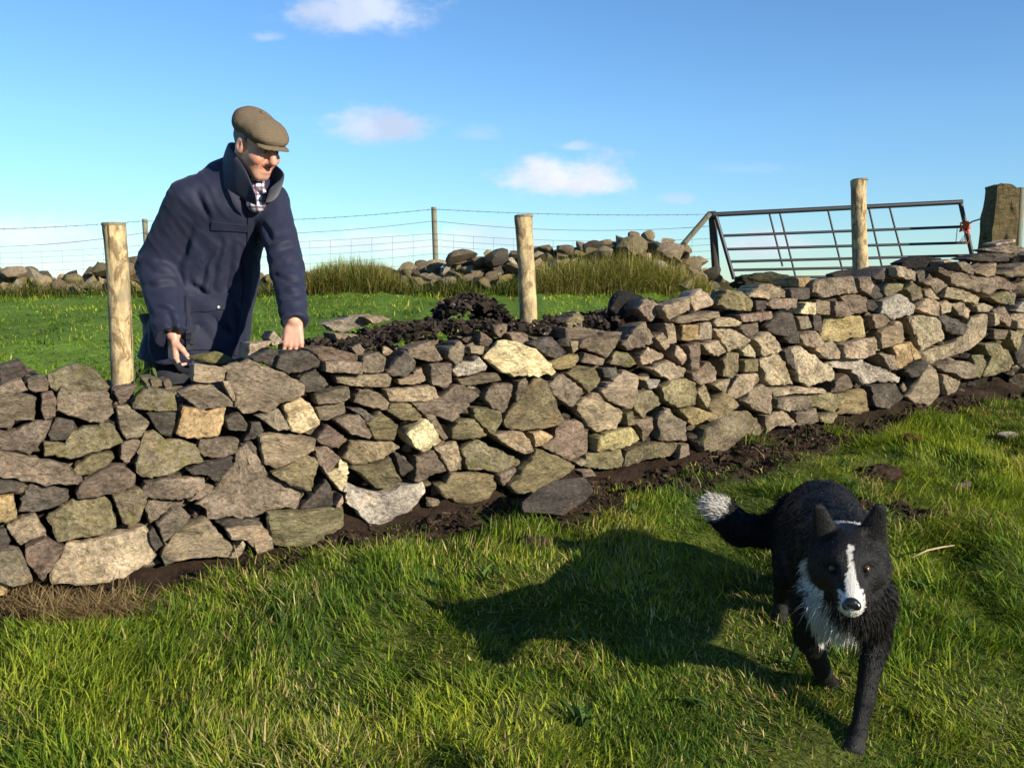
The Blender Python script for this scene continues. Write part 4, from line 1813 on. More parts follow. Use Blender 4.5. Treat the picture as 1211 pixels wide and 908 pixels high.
# chamfered uneven crown
Q[:, 2] = (up * 1.45)
Q[:, 2] -= np.where(up > 0.95, 0.06 * np.clip(np.abs(V[:, 0] + 0.05) * 2 - 0.35, 0, 1) + 0.03 * (V[:, 0] + 0.5), 0)
Q += fbm(Q * 4.0, 61, 4)[:, None] * np.array([0.075, 0.075, 0.04]) + fbm(Q * 13.0, 63, 3)[:, None] * np.array([0.025, 0.025, 0.012])
me = mesh_np('stone_gatepost', Q, F)
me.set_sharp_from_angle(angle=math.radians(40))
o = link('stone_gatepost', me, M_STONE, None, (c.x - 0.02, 11.5, top_z - 1.45))
o.color = (0.155, 0.115, 0.055, 0.65)
tag(o, 'broad mossy upright stone gatepost right of the metal gate', 'gatepost')
pr = thing('wooden_post', 'thin grey fence post at the right edge beside the stone gatepost', 'post', (P(1208, 280, 11.9).x, 11.9, float(base_g(11.9))))
fence_post(1208, 222, 11.9, 0.045, pr)

# ------------------------------------------------------------------ the man
def A(v):
    return np.array(v, float)


def fabric(name, col, weave, bstr=0.25, rough=0.75, vary=0.22, sheen=0.15):
    m, t, b = new_mat(name, rough, 0.3)
    co = nn(t, 'ShaderNodeTexCoord').outputs['Object']
    nz = noise_tex(t, co, 14.0, 5, 0.6)
    c = mixc(t, 1.0, col, ramp(t, nz, [(0.25, 1 - vary), (0.75, 1 + vary)]), 'MULTIPLY')
    t.links.new(c, b.inputs['Base Color'])
    b.inputs['Sheen Weight'].default_value = sheen
    n1 = bump(t, b, noise_tex(t, co, 16.0, 3, 0.5, 1.5), 0.13, 0.010)
    bump(t, b, noise_tex(t, co, weave, 3, 0.6), bstr, 0.0015, n1)
    return m


M_COAT = fabric('navy_waxed_cotton', (0.0120, 0.0145, 0.036), 420.0, 0.3, 0.7, 0.15, 0.05)
M_COLLAR = fabric('navy_cord_collar', (0.020, 0.022, 0.045), 300.0, 0.4, 0.8)
M_TROUSER = fabric('dark_trousers', (0.016, 0.018, 0.026), 300.0)
M_BOOT = plain_mat('dark_rubber', (0.014, 0.016, 0.013), 0.5, 0.4)

m, t, b = new_mat('tweed', 0.95, 0.1)
co = nn(t, 'ShaderNodeTexCoord').outputs['Object']
wv = nn(t, 'ShaderNodeTexWave', wave_type='BANDS', bands_direction='X')
setin(wv, 'Scale', 26.0)
setin(wv, 'Distortion', 1.2)
t.links.new(co, wv.inputs[0])
wv2 = nn(t, 'ShaderNodeTexWave', wave_type='BANDS', bands_direction='Z')
setin(wv2, 'Scale', 26.0)
setin(wv2, 'Distortion', 1.2)
t.links.new(co, wv2.inputs[0])
c = mixc(t, noise_tex(t, co, 110.0, 3, 0.8), (0.080, 0.060, 0.042), (0.185, 0.150, 0.105))
c = mixc(t, ramp(t, wv.outputs[0], [(0.6, 0.0), (0.9, 0.35)]), c, (0.20, 0.095, 0.05))
c = mixc(t, ramp(t, wv2.outputs[0], [(0.6, 0.0), (0.9, 0.35)]), c, (0.085, 0.085, 0.05))
t.links.new(c, b.inputs['Base Color'])
bump(t, b, noise_tex(t, co, 260.0, 3, 0.7), 0.6, 0.002)
M_TWEED = m

m, t, b = new_mat('checked_shirt', 0.85, 0.2)
co = nn(t, 'ShaderNodeTexCoord').outputs['Object']
w1 = nn(t, 'ShaderNodeTexWave', wave_type='BANDS', bands_direction='X')
setin(w1, 'Scale', 12.0)
t.links.new(co, w1.inputs[0])
w2 = nn(t, 'ShaderNodeTexWave', wave_type='BANDS', bands_direction='Z')
setin(w2, 'Scale', 12.0)
t.links.new(co, w2.inputs[0])
c = mixc(t, ramp(t, w1.outputs[0], [(0.62, 0.0), (0.7, 0.85)]), (0.72, 0.68, 0.72), (0.16, 0.05, 0.07))
c = mixc(t, ramp(t, w2.outputs[0], [(0.66, 0.0), (0.74, 0.8)]), c, (0.06, 0.06, 0.14))
t.links.new(c, b.inputs['Base Color'])
M_SHIRT = m

m, t, b = new_mat('skin', 0.5, 0.4)
at = nn(t, 'ShaderNodeAttribute', attribute_name='Col').outputs['Color']
co = nn(t, 'ShaderNodeTexCoord').outputs['Object']
t.links.new(mixc(t, 1.0, at, ramp(t, noise_tex(t, co, 60.0, 5, 0.6), [(0.3, 0.85), (0.7, 1.12)]), 'MULTIPLY'), b.inputs['Base Color'])
b.inputs['Subsurface Weight'].default_value = 0.12
b.inputs['Subsurface Radius'].default_value = (0.02, 0.008, 0.005)
bump(t, b, noise_tex(t, co, 220.0, 4, 0.6), 0.25, 0.0012)
M_SKIN = m
M_HAIR = plain_mat('grey_hair', (0.16, 0.155, 0.15), 0.7, 0.3, bscale=240, bstr=0.8, bdist=0.004)

HC = P(304, 173, 3.90)
YAW, HP = math.radians(57), math.radians(-27)
HF = Vector((math.sin(YAW) * math.cos(HP), -math.cos(YAW) * math.cos(HP), math.sin(HP)))
HR = Vector((math.cos(YAW), math.sin(YAW), 0))          # towards the right of the picture
HU = HR.cross(HF) * 1.0
if HU.z < 0:
    HU = -HU
# a slight tilt of the head towards its shoulder
rot = Matrix.Rotation(math.radians(3), 3, HF)
HR, HU = rot @ HR, rot @ HU


def hd(f, u, r):
    return A(HC + HF * f + HU * u + HR * r)


AX = (HF, HU, HR)
GY0 = gz(P(230, 400, 4.25).x, 4.25)
FD = Vector((0.45, -0.89, 0)).normalized()               # the way the man faces
LA = Vector((0.89, 0.45, 0))                             # towards his left hand

body = Grid((-1.72, 3.42, GY0 - 0.02), (-0.80, 4.62, 1.90), 0.0045)
# head
body.ell(hd(-0.010, 0.036, 0), AX, (0.092, 0.070, 0.074))
body.ell(hd(0.032, -0.045, 0), AX, (0.062, 0.076, 0.066), 0.03)
body.cone(hd(0.062, -0.098, 0.012), hd(0.062, -0.098, -0.012), 0.026, 0.026, 0.02)
for s in (-1, 1):
    body.cone(hd(0.080, 0.033, 0.014 * s), hd(0.066, 0.033, 0.046 * s), 0.015, 0.012, 0.012)
    body.ell(hd(0.056, -0.026, 0.044 * s), AX, (0.034, 0.029, 0.028), 0.018)
    body.ell(hd(0.100, 0.010, 0.031 * s), AX, (0.017, 0.006, 0.014), 0.010, 'sub')
    body.ell(hd(-0.010, -0.004, 0.080 * s), AX, (0.021, 0.036, 0.012), 0.006)
    body.ell(hd(-0.004, -0.002, 0.094 * s), AX, (0.010, 0.020, 0.009), 0.005, 'sub')
    body.cone(hd(0.098, -0.032, 0.010 * s), hd(0.096, -0.034, 0.013 * s), 0.009, 0.008, 0.006)
body.cone(hd(0.086, 0.024, 0), hd(0.114, -0.022, 0), 0.011, 0.0165, 0.010)
# smiling mouth
body.cone(hd(0.093, -0.063, 0.0), hd(0.072, -0.045, 0.036), 0.0068, 0.0050, 0.005, op='sub')
body.cone(hd(0.093, -0.063, 0.0), hd(0.072, -0.045, -0.036), 0.0068, 0.0050, 0.005, op='sub')
for s in (-1, 1):
    body.cone(hd(0.093, -0.024, 0.025 * s), hd(0.072, -0.050, 0.049 * s), 0.0012, 0.0012, 0.007, op='sub')
    body.cone(hd(0.082, 0.004, 0.044 * s), hd(0.068, 0.000, 0.058 * s), 0.0015, 0.0015, 0.005, op='sub')
body.cone(hd(0.084, -0.075, -0.016), hd(0.084, -0.075, 0.016), 0.0085, 0.0085, 0.008)
# neck, trunk and legs inside the clothes
NB = A(P(283, 210, 4.03))
body.cone(hd(-0.02, -0.03, 0), NB, 0.062, 0.066, 0.03)
WAIST = A(P(243, 335, 4.20))
HIP = A(P(228, 400, 4.24))
body.cone(NB, A(P(268, 262, 4.08)), 0.06, 0.11, 0.05, flat=(A(FD), 0.55))
body.cone(A(P(268, 262, 4.08)), HIP, 0.11, 0.14, 0.05, flat=(A(FD), 0.6))
SHR, ELR, WRR = A(P(224, 236, 3.99)), A(P(188, 314, 4.08)), A(P(205, 396, 3.86))
SHL, ELL_, WRL = A(P(320, 240, 4.12)), A(P(339, 315, 3.90)), A(P(348, 379, 3.72))
for sh, el, wr in ((SHR, ELR, WRR), (SHL, ELL_, WRL)):
    body.cone(A(P(272, 235, 4.06)), sh, 0.055, 0.045, 0.03)
    body.cone(sh, el, 0.048, 0.042, 0.02)
    body.cone(el, wr, 0.044, 0.030, 0.02)
LEGS = []
for s in (-1, 1):
    hip = HIP + A(LA) * 0.095 * s + A((0, 0, -0.02))
    foot = A((HIP[0] + 0.12 * s * LA.x, HIP[1] + 0.12 * s * LA.y + 0.03, GY0 + 0.05))
    knee = (hip + foot) / 2 + A(FD) * 0.03
    LEGS.append((hip, knee, foot))
    body.cone(hip, knee, 0.080, 0.055, 0.03)
    body.cone(knee, foot, 0.055, 0.042, 0.02)
    body.cone(foot, foot + A(FD) * 0.15 + A((0, 0, -0.015)), 0.042, 0.03, 0.02)


def unit(v):
    v = A(v)
    return v / np.linalg.norm(v)


def rotv(v, ax, ang):
    return A(Matrix.Rotation(ang, 3, Vector(ax)) @ Vector(v))


TIPS = {}


def hand(g, wrist, d, side, nrm, curls, thumb, key):
    """d: towards the fingers, side: towards the thumb, nrm: out of the back of the hand"""
    d, side, nrm = unit(d), unit(side), unit(nrm)
    lens = ((0.044, 0.027, 0.021), (0.049, 0.031, 0.022), (0.046, 0.028, 0.022), (0.036, 0.022, 0.019))
    for i in range(4):
        off = 0.030 - 0.0205 * i
        base = wrist + d * (0.088 - 0.004 * abs(i - 1)) + side * off
        g.cone(wrist + side * off * 0.55 + d * 0.005, base, 0.017, 0.0125, 0.008)
        q, dirv = base, unit(d + side * (0.22 - 0.13 * i))
        axis = unit(np.cross(dirv, -nrm))
        for j in range(3):
            dirv = rotv(dirv, axis, curls[i][j])
            q2 = q + dirv * lens[i][j]
            g.cone(q, q2, (0.0094, 0.0084, 0.0078)[j], (0.0084, 0.0078, 0.0064)[j], 0.002)
            q = q2
        TIPS[(key, i)] = q
    q = wrist + d * 0.022 + side * 0.022
    dirv = unit(d * thumb[0] + side * thumb[1] + nrm * thumb[2])
    for j, (ln_, r0, r1) in enumerate(((0.042, 0.0165, 0.012), (0.032, 0.0115, 0.0095), (0.027, 0.0095, 0.0075))):
        q2 = q + dirv * ln_
        g.cone(q, q2, r0, r1, 0.006)
        q = q2
        dirv = unit(dirv + (d * 0.30 - side * 0.05 - nrm * 0.06))
    TIPS[(key, 't')] = q


hand(body, WRR + A((0.0, 0, -0.012)), (0.02, -0.12, -1), (0.62, -0.78, 0.05), (-0.80, -0.60, 0.05),
     [(0.35, 0.55, 0.4), (0.45, 0.6, 0.4), (0.55, 0.65, 0.45), (0.65, 0.7, 0.5)], (0.62, 0.62, -0.45), 'R')
hand(body, WRL + A((0, 0, -0.012)), (-0.04, -0.22, -0.97), (-0.98, -0.12, 0.05), (0.05, -0.95, 0.22),
     [(0.25, 0.45, 0.3), (0.2, 0.4, 0.3), (0.25, 0.45, 0.3), (0.35, 0.5, 0.4)], (0.85, 0.45, -0.30), 'L')

V, F = body.mesh()
N = vnormals(V, F)
loc = (V - A(HC)) @ np.array([HF, HU, HR]).T
skin = np.tile(A((0.54, 0.29, 0.205)), (len(V), 1)) * (1 + 0.10 * vnoise(V * 30, 3)[:, None])
isface = np.linalg.norm(loc, axis=1) < 0.16
red = np.exp(-((loc[:, 0] - 0.085) / 0.04) ** 2 - ((loc[:, 1] + 0.022) / 0.030) ** 2) * isface
skin = skin * (1 - red[:, None] * A((0.0, 0.20, 0.22)))
lip = (isface & (np.abs(loc[:, 1] + 0.062 - 12 * loc[:, 2] ** 2) < 0.012) & (loc[:, 0] > 0.06) & (np.abs(loc[:, 2]) < 0.033))
skin[lip] *= A((0.8, 0.62, 0.62))
man = thing('person', 'man in tweed flat cap and long navy coat bending over the wall to set stones', 'person', (HIP[0], HIP[1], GY0))
bo = link('body', mesh_np('body', V, F, skin), M_SKIN, man)
BODY_BVH = BVHTree.FromPolygons([tuple(v) for v in V], [tuple(f) for f in F])

M_EYE = plain_mat('eye_white', (0.28, 0.25, 0.23), 0.25, 0.5, vary=0.05)
M_IRIS = plain_mat('iris', (0.03, 0.03, 0.035), 0.1, 0.6, vary=0.1)
for s in (-1, 1):
    bm = bmesh.new()
    bmesh.ops.create_uvsphere(bm, u_segments=14, v_segments=10, radius=0.0105)
    e = bm_obj('eye', bm, M_EYE, man, Vector(hd(0.0805, 0.010, 0.031 * s)))
    bm = bmesh.new()
    bmesh.ops.create_uvsphere(bm, u_segments=12, v_segments=8, radius=0.0055)
    bm_obj('iris', bm, M_IRIS, e, Vector(hd(0.0872, 0.009, 0.032 * s)))
# teeth showing in the smile
bm = bmesh.new()
tube(bm, [Vector(hd(0.064, -0.047, -0.026)), Vector(hd(0.0800, -0.060, 0)), Vector(hd(0.064, -0.047, 0.026))], 0.0050, 8)
bm_obj('teeth', bm, plain_mat('teeth', (0.6, 0.55, 0.45), 0.3, 0.5), man)

# hair at the temples and nape
g = Grid(A(HC) - 0.17, A(HC) + 0.17, 0.005)
g.ell(hd(-0.018, 0.035, 0), AX, (0.102, 0.090, 0.083), 0.01)
g.ell(hd(0.095, 0.00, 0), AX, (0.088, 0.16, 0.20), 0.01, 'sub')
g.ell(hd(-0.02, -0.115, 0), AX, (0.15, 0.085, 0.15), 0.01, 'sub')
for s in (-1, 1):
    g.ell(hd(0.0, -0.008, 0.090 * s), AX, (0.028, 0.036, 0.03), 0.006, 'sub')
V, F = g.mesh()
N = vnormals(V, F)
V = V + N * (fbm(V * 60, 4, 2) * 0.003)[:, None]
link('hair', mesh_np('hair', V, F), M_HAIR, man)
# eyebrows
for s in (-1, 1):
    bm = bmesh.new()
    tube(bm, [Vector(hd(0.094, 0.036, 0.014 * s)), Vector(hd(0.088, 0.042, 0.032 * s)), Vector(hd(0.074, 0.036, 0.048 * s))], [0.004, 0.005, 0.003], 7)
    bm_obj('eyebrow', bm, M_HAIR, man)

# flat cap: soft crown pulled forward over a stiff peak
g = Grid(A(HC) - 0.26, A(HC) + 0.26, 0.005)
capF = unit(HF * math.cos(0.16) - HU * math.sin(0.16))
capU = unit(np.cross(A(HR), capF))
if capU[2] < 0:
    capU = -capU
CA = (capF, capU, A(HR))
g.ell(hd(-0.014, 0.076, 0), CA, (0.116, 0.056, 0.096), 0.02)
g.ell(hd(0.048, 0.070, 0), CA, (0.084, 0.040, 0.086), 0.03)
g.ell(hd(-0.060, 0.072, 0), CA, (0.066, 0.054, 0.088), 0.03)
g.ell(hd(-0.005, -0.005, 0), CA, (0.105, 0.062, 0.084), 0.01, 'sub')
V, F = g.mesh()
N = vnormals(V, F)
V = V + N * (fbm(V * 16, 8, 3) * 0.006)[:, None]
cap = link('flat_cap', mesh_np('flat_cap', V, F), M_TWEED, man)
g = Grid(A(HC) - 0.26, A(HC) + 0.26, 0.005)
g.ell(hd(0.088, 0.046, 0), CA, (0.056, 0.009, 0.078), 0.01)
V, F = g.mesh()
lc = (V - A(HC)) @ np.array([HF, HU, HR]).T
V = V - np.outer((lc[:, 2] ** 2) * 2.6, A(HU))
link('peak', mesh_np('peak', V, F), M_TWEED, cap)
bm = bmesh.new()
bmesh.ops.create_uvsphere(bm, u_segments=12, v_segments=8, radius=0.010)
bm_obj('cap_button', bm, M_TWEED, cap, Vector(hd(-0.02, 0.133, 0)))

# coat
g = Grid((-1.78, 3.52, 0.42), (-0.78, 4.68, 1.80), 0.0075)
ca_, cb_, cc_ = A(P(276, 236, 4.06)), A(P(247, 330, 4.17)), A(P(229, 432, 4.21))
fl = (A(FD), 0.72)
g.cone(ca_, cb_, 0.172, 0.205, 0.05, flat=fl)
g.cone(cb_, cc_, 0.205, 0.245, 0.05, flat=fl)
g.cone(SHR + A((0.02, 0.01, 0)), SHL + A((-0.02, 0, 0)), 0.085, 0.078, 0.07)
g.cone(A(P(280, 214, 4.04)), ca_, 0.085, 0.12, 0.07)
for sh, el, wr, rr_ in ((SHR, ELR, WRR, (0.094, 0.094, 0.078)), (SHL, ELL_, WRL, (0.086, 0.072, 0.055))):
    g.cone(sh, el, rr_[0], rr_[1], 0.03)
    g.cone(el, wr, rr_[1], rr_[2], 0.012)
    dr = unit(wr - el)
    g.ell(wr + dr * (rr_[2] * 1.05), (dr, unit(np.cross(dr, A((0, 1, 0)))), unit(np.cross(dr, np.cross(dr, A((0, 1, 0)))))),
          (rr_[2] * 0.95, rr_[2] * 1.6, rr_[2] * 1.6), 0.008, 'sub')
# cut the hem level, keep it a little lower at the back
ax_ = [g.lo[k] + g.h * np.arange(g.n[k]) for k in range(3)]
XX = np.stack(np.meshgrid(*ax_, indexing='ij'), -1)
h0 = A(P(228, 427, 4.12))
hn = unit(A((0.10, -0.18, 1.0)))
g.a = np.maximum(g.a, -((XX - h0) @ hn).astype(np.float32))
V, F = g.mesh()
N = vnormals(V, F)
# sag and creases: long diagonal folds on the body, cross creases at the elbows
dirs = (V - A(P(245, 330, 4.1)))
fold = fbm(np.column_stack([dirs @ unit((0.8, 0.2, 0.55)) * 15, dirs @ unit((0.5, 0.1, -0.8)) * 5, dirs[:, 1] * 6]), 31, 3)
fold2 = fbm(np.column_stack([dirs @ unit((0.75, 0.0, -0.65)) * 20, dirs @ unit((0.6, 0.1, 0.75)) * 6, dirs[:, 1] * 7]), 37, 3)
disp = -0.011 * np.abs(fold) ** 0.9 + 0.005 * fold2
for sh, el, wr in ((SHR, ELR, WRR), (SHL, ELL_, WRL)):
    de = np.linalg.norm(V - el, axis=1)
    al = (V - el) @ unit(wr - sh)
    disp = disp + np.exp(-(de / 0.13) ** 2) * 0.0035 * np.sin(al * 80 + 5 * fbm(V * 9, 5, 2))
    dw = np.linalg.norm(V - wr, axis=1)
    disp = disp + np.exp(-(dw / 0.12) ** 2) * 0.004 * np.sin(al * 90 + 5 * fbm(V * 9, 6, 2))
# explicit drag lines at armpit, elbow and waist
FOLDS = [((252, 296), (236, 350)), ((263, 284), (251, 342)), ((276, 290), (268, 350)), ((226, 330), (246, 352)), ((172, 316), (208, 328)),
         ((176, 334), (210, 342)), ((228, 268), (214, 318)), ((214, 318), (216, 372)), ((326, 300), (352, 290)), ((324, 326), (356, 337)),
         ((332, 346), (358, 352)), ((224, 376), (258, 404)), ((240, 368), (276, 398)), ((196, 366), (208, 402)), ((286, 300), (290, 352)),
         ((232, 226), (246, 262)), ((306, 262), (322, 286)), ((180, 362), (206, 370)), ((276, 356), (282, 410)), ((168, 385), (176, 425))]
cp_ = proj(V) + np.column_stack([vnoise(V * 14, 71), vnoise(V * 14, 72)]) * 4
facing = np.clip(-N[:, 1] * 2, 0, 1)
for (p0, p1) in FOLDS:
    p0, p1 = A(p0), A(p1)
    ba = p1 - p0
    tt = np.clip(((cp_ - p0) @ ba) / (ba @ ba), 0, 1)
    sd_ = (cp_[:, 0] - p0[0]) * ba[1] - (cp_[:, 1] - p0[1]) * ba[0]
    dd = np.linalg.norm(cp_ - p0 - tt[:, None] * ba, axis=1)
    taper = np.sin(np.pi * np.clip(tt * 0.9 + 0.05, 0, 1))
    disp = disp + facing * taper * (-0.011 * np.exp(-(dd / 3.2) ** 2) + 0.009 * np.exp(-((dd - 7.0) / 4.0) ** 2) * (sd_ > 0))
V = V + N * disp[:, None]
coat = link('coat', mesh_np('coat', V, F), M_COAT, man)
COAT_BVH = BVHTree.FromPolygons([tuple(v) for v in V], [tuple(f) for f in F])


def coat_hit(x, y):
    d = ray(x, y).normalized()
    h = COAT_BVH.ray_cast(EYE, d)
    if h[0] is None:
        h = COAT_BVH.find_nearest(P(x, y, 4.05))
        return h[0], h[1]
    return h[0], h[1]


def patch(name, rows, thick, mat, parent):
    """a cloth panel lying on the coat: rows of photo pixels mapped onto its surface"""
    bm = bmesh.new()
    up_, dn_ = [], []
    for r in rows:
        a, b2 = [], []
        for (x, y) in r:
            h, nrm = coat_hit(x, y)
            a.append(bm.verts.new(h + nrm * thick))
            b2.append(bm.verts.new(h - nrm * 0.004))
        up_.append(a)
        dn_.append(b2)
    R, C_ = len(rows), len(rows[0])
    for i in range(R - 1):
        for j in range(C_ - 1):
            bm.faces.new((up_[i][j], up_[i][j + 1], up_[i + 1][j + 1], up_[i + 1][j]))
    edge = [(0, j) for j in range(C_)] + [(i, C_ - 1) for i in range(1, R)] + [(R - 1, j) for j in range(C_ - 2, -1, -1)] + [(i, 0) for i in range(R - 2, 0, -1)]
    for k in range(len(edge)):
        a, b2 = edge[k], edge[(k + 1) % len(edge)]
        bm.faces.new((up_[a[0]][a[1]], dn_[a[0]][a[1]], dn_[b2[0]][b2[1]], up_[b2[0]][b2[1]]))
    return bm_obj(name, bm, mat, parent, None, True, 45)


def quad_rows(c, nu, nv):
    (x0, y0), (x1, y1), (x2, y2), (x3, y3) = c
    out = []
    for i in range(nv):
        v = i / (nv - 1)
        out.append([((x0 * (1 - u) + x1 * u) * (1 - v) + (x3 * (1 - u) + x2 * u) * v,
                     (y0 * (1 - u) + y1 * u) * (1 - v) + (y3 * (1 - u) + y2 * u) * v) for u in [j / (nu - 1) for j in range(nu)]])
    return out


cl = [(301, 248), (299.5, 290), (297, 335), (290, 385), (284, 420)]
rows = []
for i in range(17):
    s = i / 16 * (len(cl) - 1)
    k = min(int(s), len(cl) - 2)
    f_ = s - k
    x = cl[k][0] * (1 - f_) + cl[k + 1][0] * f_
    y = cl[k][1] * (1 - f_) + cl[k + 1][1] * f_
    rows.append([(x - 8, y), (x - 4, y + 0.4), (x, y + 0.6)])
patch('placket', rows, 0.006, M_COAT, coat)
patch('storm_flap', quad_rows([(251, 262), (292, 266), (292, 274), (250, 272)], 8, 4), 0.006, M_COAT, coat)
pk = patch('pocket', quad_rows([(219, 356), (268, 352), (266, 412), (220, 414)], 9, 9), 0.008, M_COAT, coat)
patch('pocket_flap', quad_rows([(217, 350), (270, 346), (270, 365), (218, 369)], 9, 5), 0.014, M_COAT, pk)
h, nrm = coat_hit(257, 363)
bm = bmesh.new()
bmesh.ops.create_cone(bm, cap_ends=True, segments=16, radius1=0.009, radius2=0.007, depth=0.006)
bm.transform(nrm.to_track_quat('Z', 'Y').to_matrix().to_4x4())
bm_obj('press_stud', bm, plain_mat('brass_stud', (0.75, 0.72, 0.62), 0.25, 0.6, 0.8, vary=0.05), coat, h + nrm * 0.018)
h, nrm = coat_hit(221, 352)
bm = bmesh.new()
bmesh.ops.create_cone(bm, cap_ends=True, segments=12, radius1=0.005, radius2=0.004, depth=0.004)
bm.transform(nrm.to_track_quat('Z', 'Y').to_matrix().to_4x4())
bm_obj('press_stud', bm, bpy.data.materials['brass_stud'], coat, h + nrm * 0.012)

# turned-up collar
LOW = [(305, 246, 3.90), (284, 234, 3.87), (264, 222, 3.93), (258, 208, 4.02), (272, 206, 4.12), (300, 212, 4.16), (324, 224, 4.12), (328, 236, 4.02), (310, 243, 3.90)]
UPP = [(301, 228, 3.83), (290, 197, 3.82), (277, 181, 3.88), (268, 169, 4.00), (276, 166, 4.08), (304, 178, 4.13), (328, 196, 4.10), (341, 208, 3.95), (318, 222, 3.85)]
bm = bmesh.new()
grid_ = []
for j, fr in enumerate((0.0, 0.35, 0.7, 1.0)):
    row = []
    for (a, c_) in zip(LOW, UPP):
        q = P(*a).lerp(P(*c_), fr)
        ctr = Vector(NB)
        out_ = (q - ctr)
        out_.z = 0
        q += out_.normalized() * (0.008 * math.sin(fr * math.pi) + 0.002)
        row.append(bm.verts.new(q))
    grid_.append(row)
for i in range(3):
    for j in range(len(LOW) - 1):
        bm.faces.new((grid_[i][j], grid_[i][j + 1], grid_[i + 1][j + 1], grid_[i + 1][j]))
col_o = bm_obj('collar', bm, M_COLLAR, coat)
md = col_o.modifiers.new('thick', 'SOLIDIFY')
md.thickness = 0.010
md.offset = 0
md = col_o.modifiers.new('soft', 'SUBSURF')
md.levels = md.render_levels = 2

g = Grid(A(P(303, 225, 3.95)) - 0.16, A(P(303, 225, 3.95)) + 0.16, 0.006)
g.cone(A(P(298, 214, 3.98)), A(P(303, 240, 3.945)), 0.052, 0.040, 0.03)
for s in (-1, 1):
    g.cone(A(P(304, 219, 3.92)), A(P(304 + 10 * s, 228, 3.915)), 0.014, 0.008, 0.01)
V, F = g.mesh()
link('shirt', mesh_np('shirt', V, F), M_SHIRT, man)

g = Grid((-1.75, 3.9, GY0 - 0.05), (-0.9, 4.7, 1.0), 0.010)
for hip, knee, foot in LEGS:
    g.cone(hip + A((0, 0, 0.12)), knee, 0.125, 0.092, 0.03)
    g.cone(knee, foot + A((0, 0, 0.06)), 0.092, 0.082, 0.03)
V, F = g.mesh()
N = vnormals(V, F)
V = V + N * (fbm(V * np.array([8, 8, 18]), 12, 3) * 0.014)[:, None]
link('trousers', mesh_np('trousers', V, F), M_TROUSER, man)
for hip, knee, foot in LEGS:
    g = Grid(foot - 0.3, foot + 0.35, 0.010)
    g.cone(foot + A((0, 0, 0.20)), foot, 0.075, 0.060, 0.02)
    g.cone(foot + A((0, 0, -0.01)), foot + A(FD) * 0.19 + A((0, 0, -0.015)), 0.055, 0.048, 0.02)
    V, F = g.mesh()
    link('boot', mesh_np('boot', V, F), M_BOOT, man)

# the mossy flat stone in his right hand
c = P(251, 422, 3.78)
V, F = rock_mesh(71, 1.0, 3)
V = V * np.array((0.128, 0.060, 0.034))
me = mesh_np('mossy_stone', V, F)
me.set_sharp_from_angle(angle=math.radians(30))
o = link('mossy_stone', me, M_STONE, None, c)
o.rotation_euler = (0.0, 0.03, 0.05)
o.color = (0.17, 0.16, 0.075, 0.95)
tag(o, 'long thin mossy stone held between the fingers of the man\'s right hand', 'stone')

# ------------------------------------------------------------------ the dog
m, t, b = new_mat('dog_coat', 0.48, 0.22)
at = nn(t, 'ShaderNodeAttribute', attribute_name='Col').outputs['Color']
t.links.new(at, b.inputs['Base Color'])
co = nn(t, 'ShaderNodeTexCoord').outputs['Object']
mp = nn(t, 'ShaderNodeMapping')
setin(mp, 'Scale', (1, 0.35, 0.35))
t.links.new(co, mp.inputs[0])
bump(t, b, noise_tex(t, mp.outputs[0], 330.0, 4, 0.7), 0.9, 0.004)
M_FUR = m
DP = lambda x, y, Y: A(P(x, y, Y))
DH = P(1004, 664, 2.06)
DF = Vector((-0.30, -0.93, -0.17)).normalized()
DR = Vector((0.945, -0.31, 0.0)).normalized()
DR = (DR - DF * DR.dot(DF)).normalized()
DU = DR.cross(DF)
if DU.z < 0:
    DU = -DU
rot = Matrix.Rotation(math.radians(5), 3, DF)
DR, DU = rot @ DR, rot @ DU
DAX = (DF, DU, DR)


def dh(f, u, r):
    return A(DH + DF * f + DU * u + DR * r)


g = Grid((0.42, 1.82, -0.04), (1.22, 3.20, 0.74), 0.0055)
# trunk: high rump, deep chest, tucked belly
g.cone(DP(972, 612, 2.84), DP(994, 662, 2.44), 0.118, 0.112, 0.05)
g.cone(DP(992, 668, 2.46), DP(1000, 714, 2.27), 0.106, 0.084, 0.05)
g.cone(DP(976, 640, 2.72), DP(994, 682, 2.46), 0.108, 0.112, 0.05)
# neck
g.cone(DP(998, 660, 2.32), dh(-0.05, -0.01, 0), 0.095, 0.070, 0.05)
# hind legs
hl = [(DP(948, 628, 2.84), DP(938, 678, 2.70), DP(925, 706, 2.84), DP(922, 748, 2.77), DP(920, 768, 2.70)),
      (DP(1000, 628, 2.90), DP(1004, 668, 2.80), DP(996, 680, 2.99), DP(994, 715, 2.96), DP(994, 726, 2.90))]
for hp, kn, hk, an, toe in hl:
    g.cone(hp, kn, 0.090, 0.056, 0.04)
    g.cone(kn, hk, 0.052, 0.027, 0.02)
    g.cone(hk, an, 0.025, 0.021, 0.012)
    g.cone(an, toe, 0.023, 0.021, 0.012)
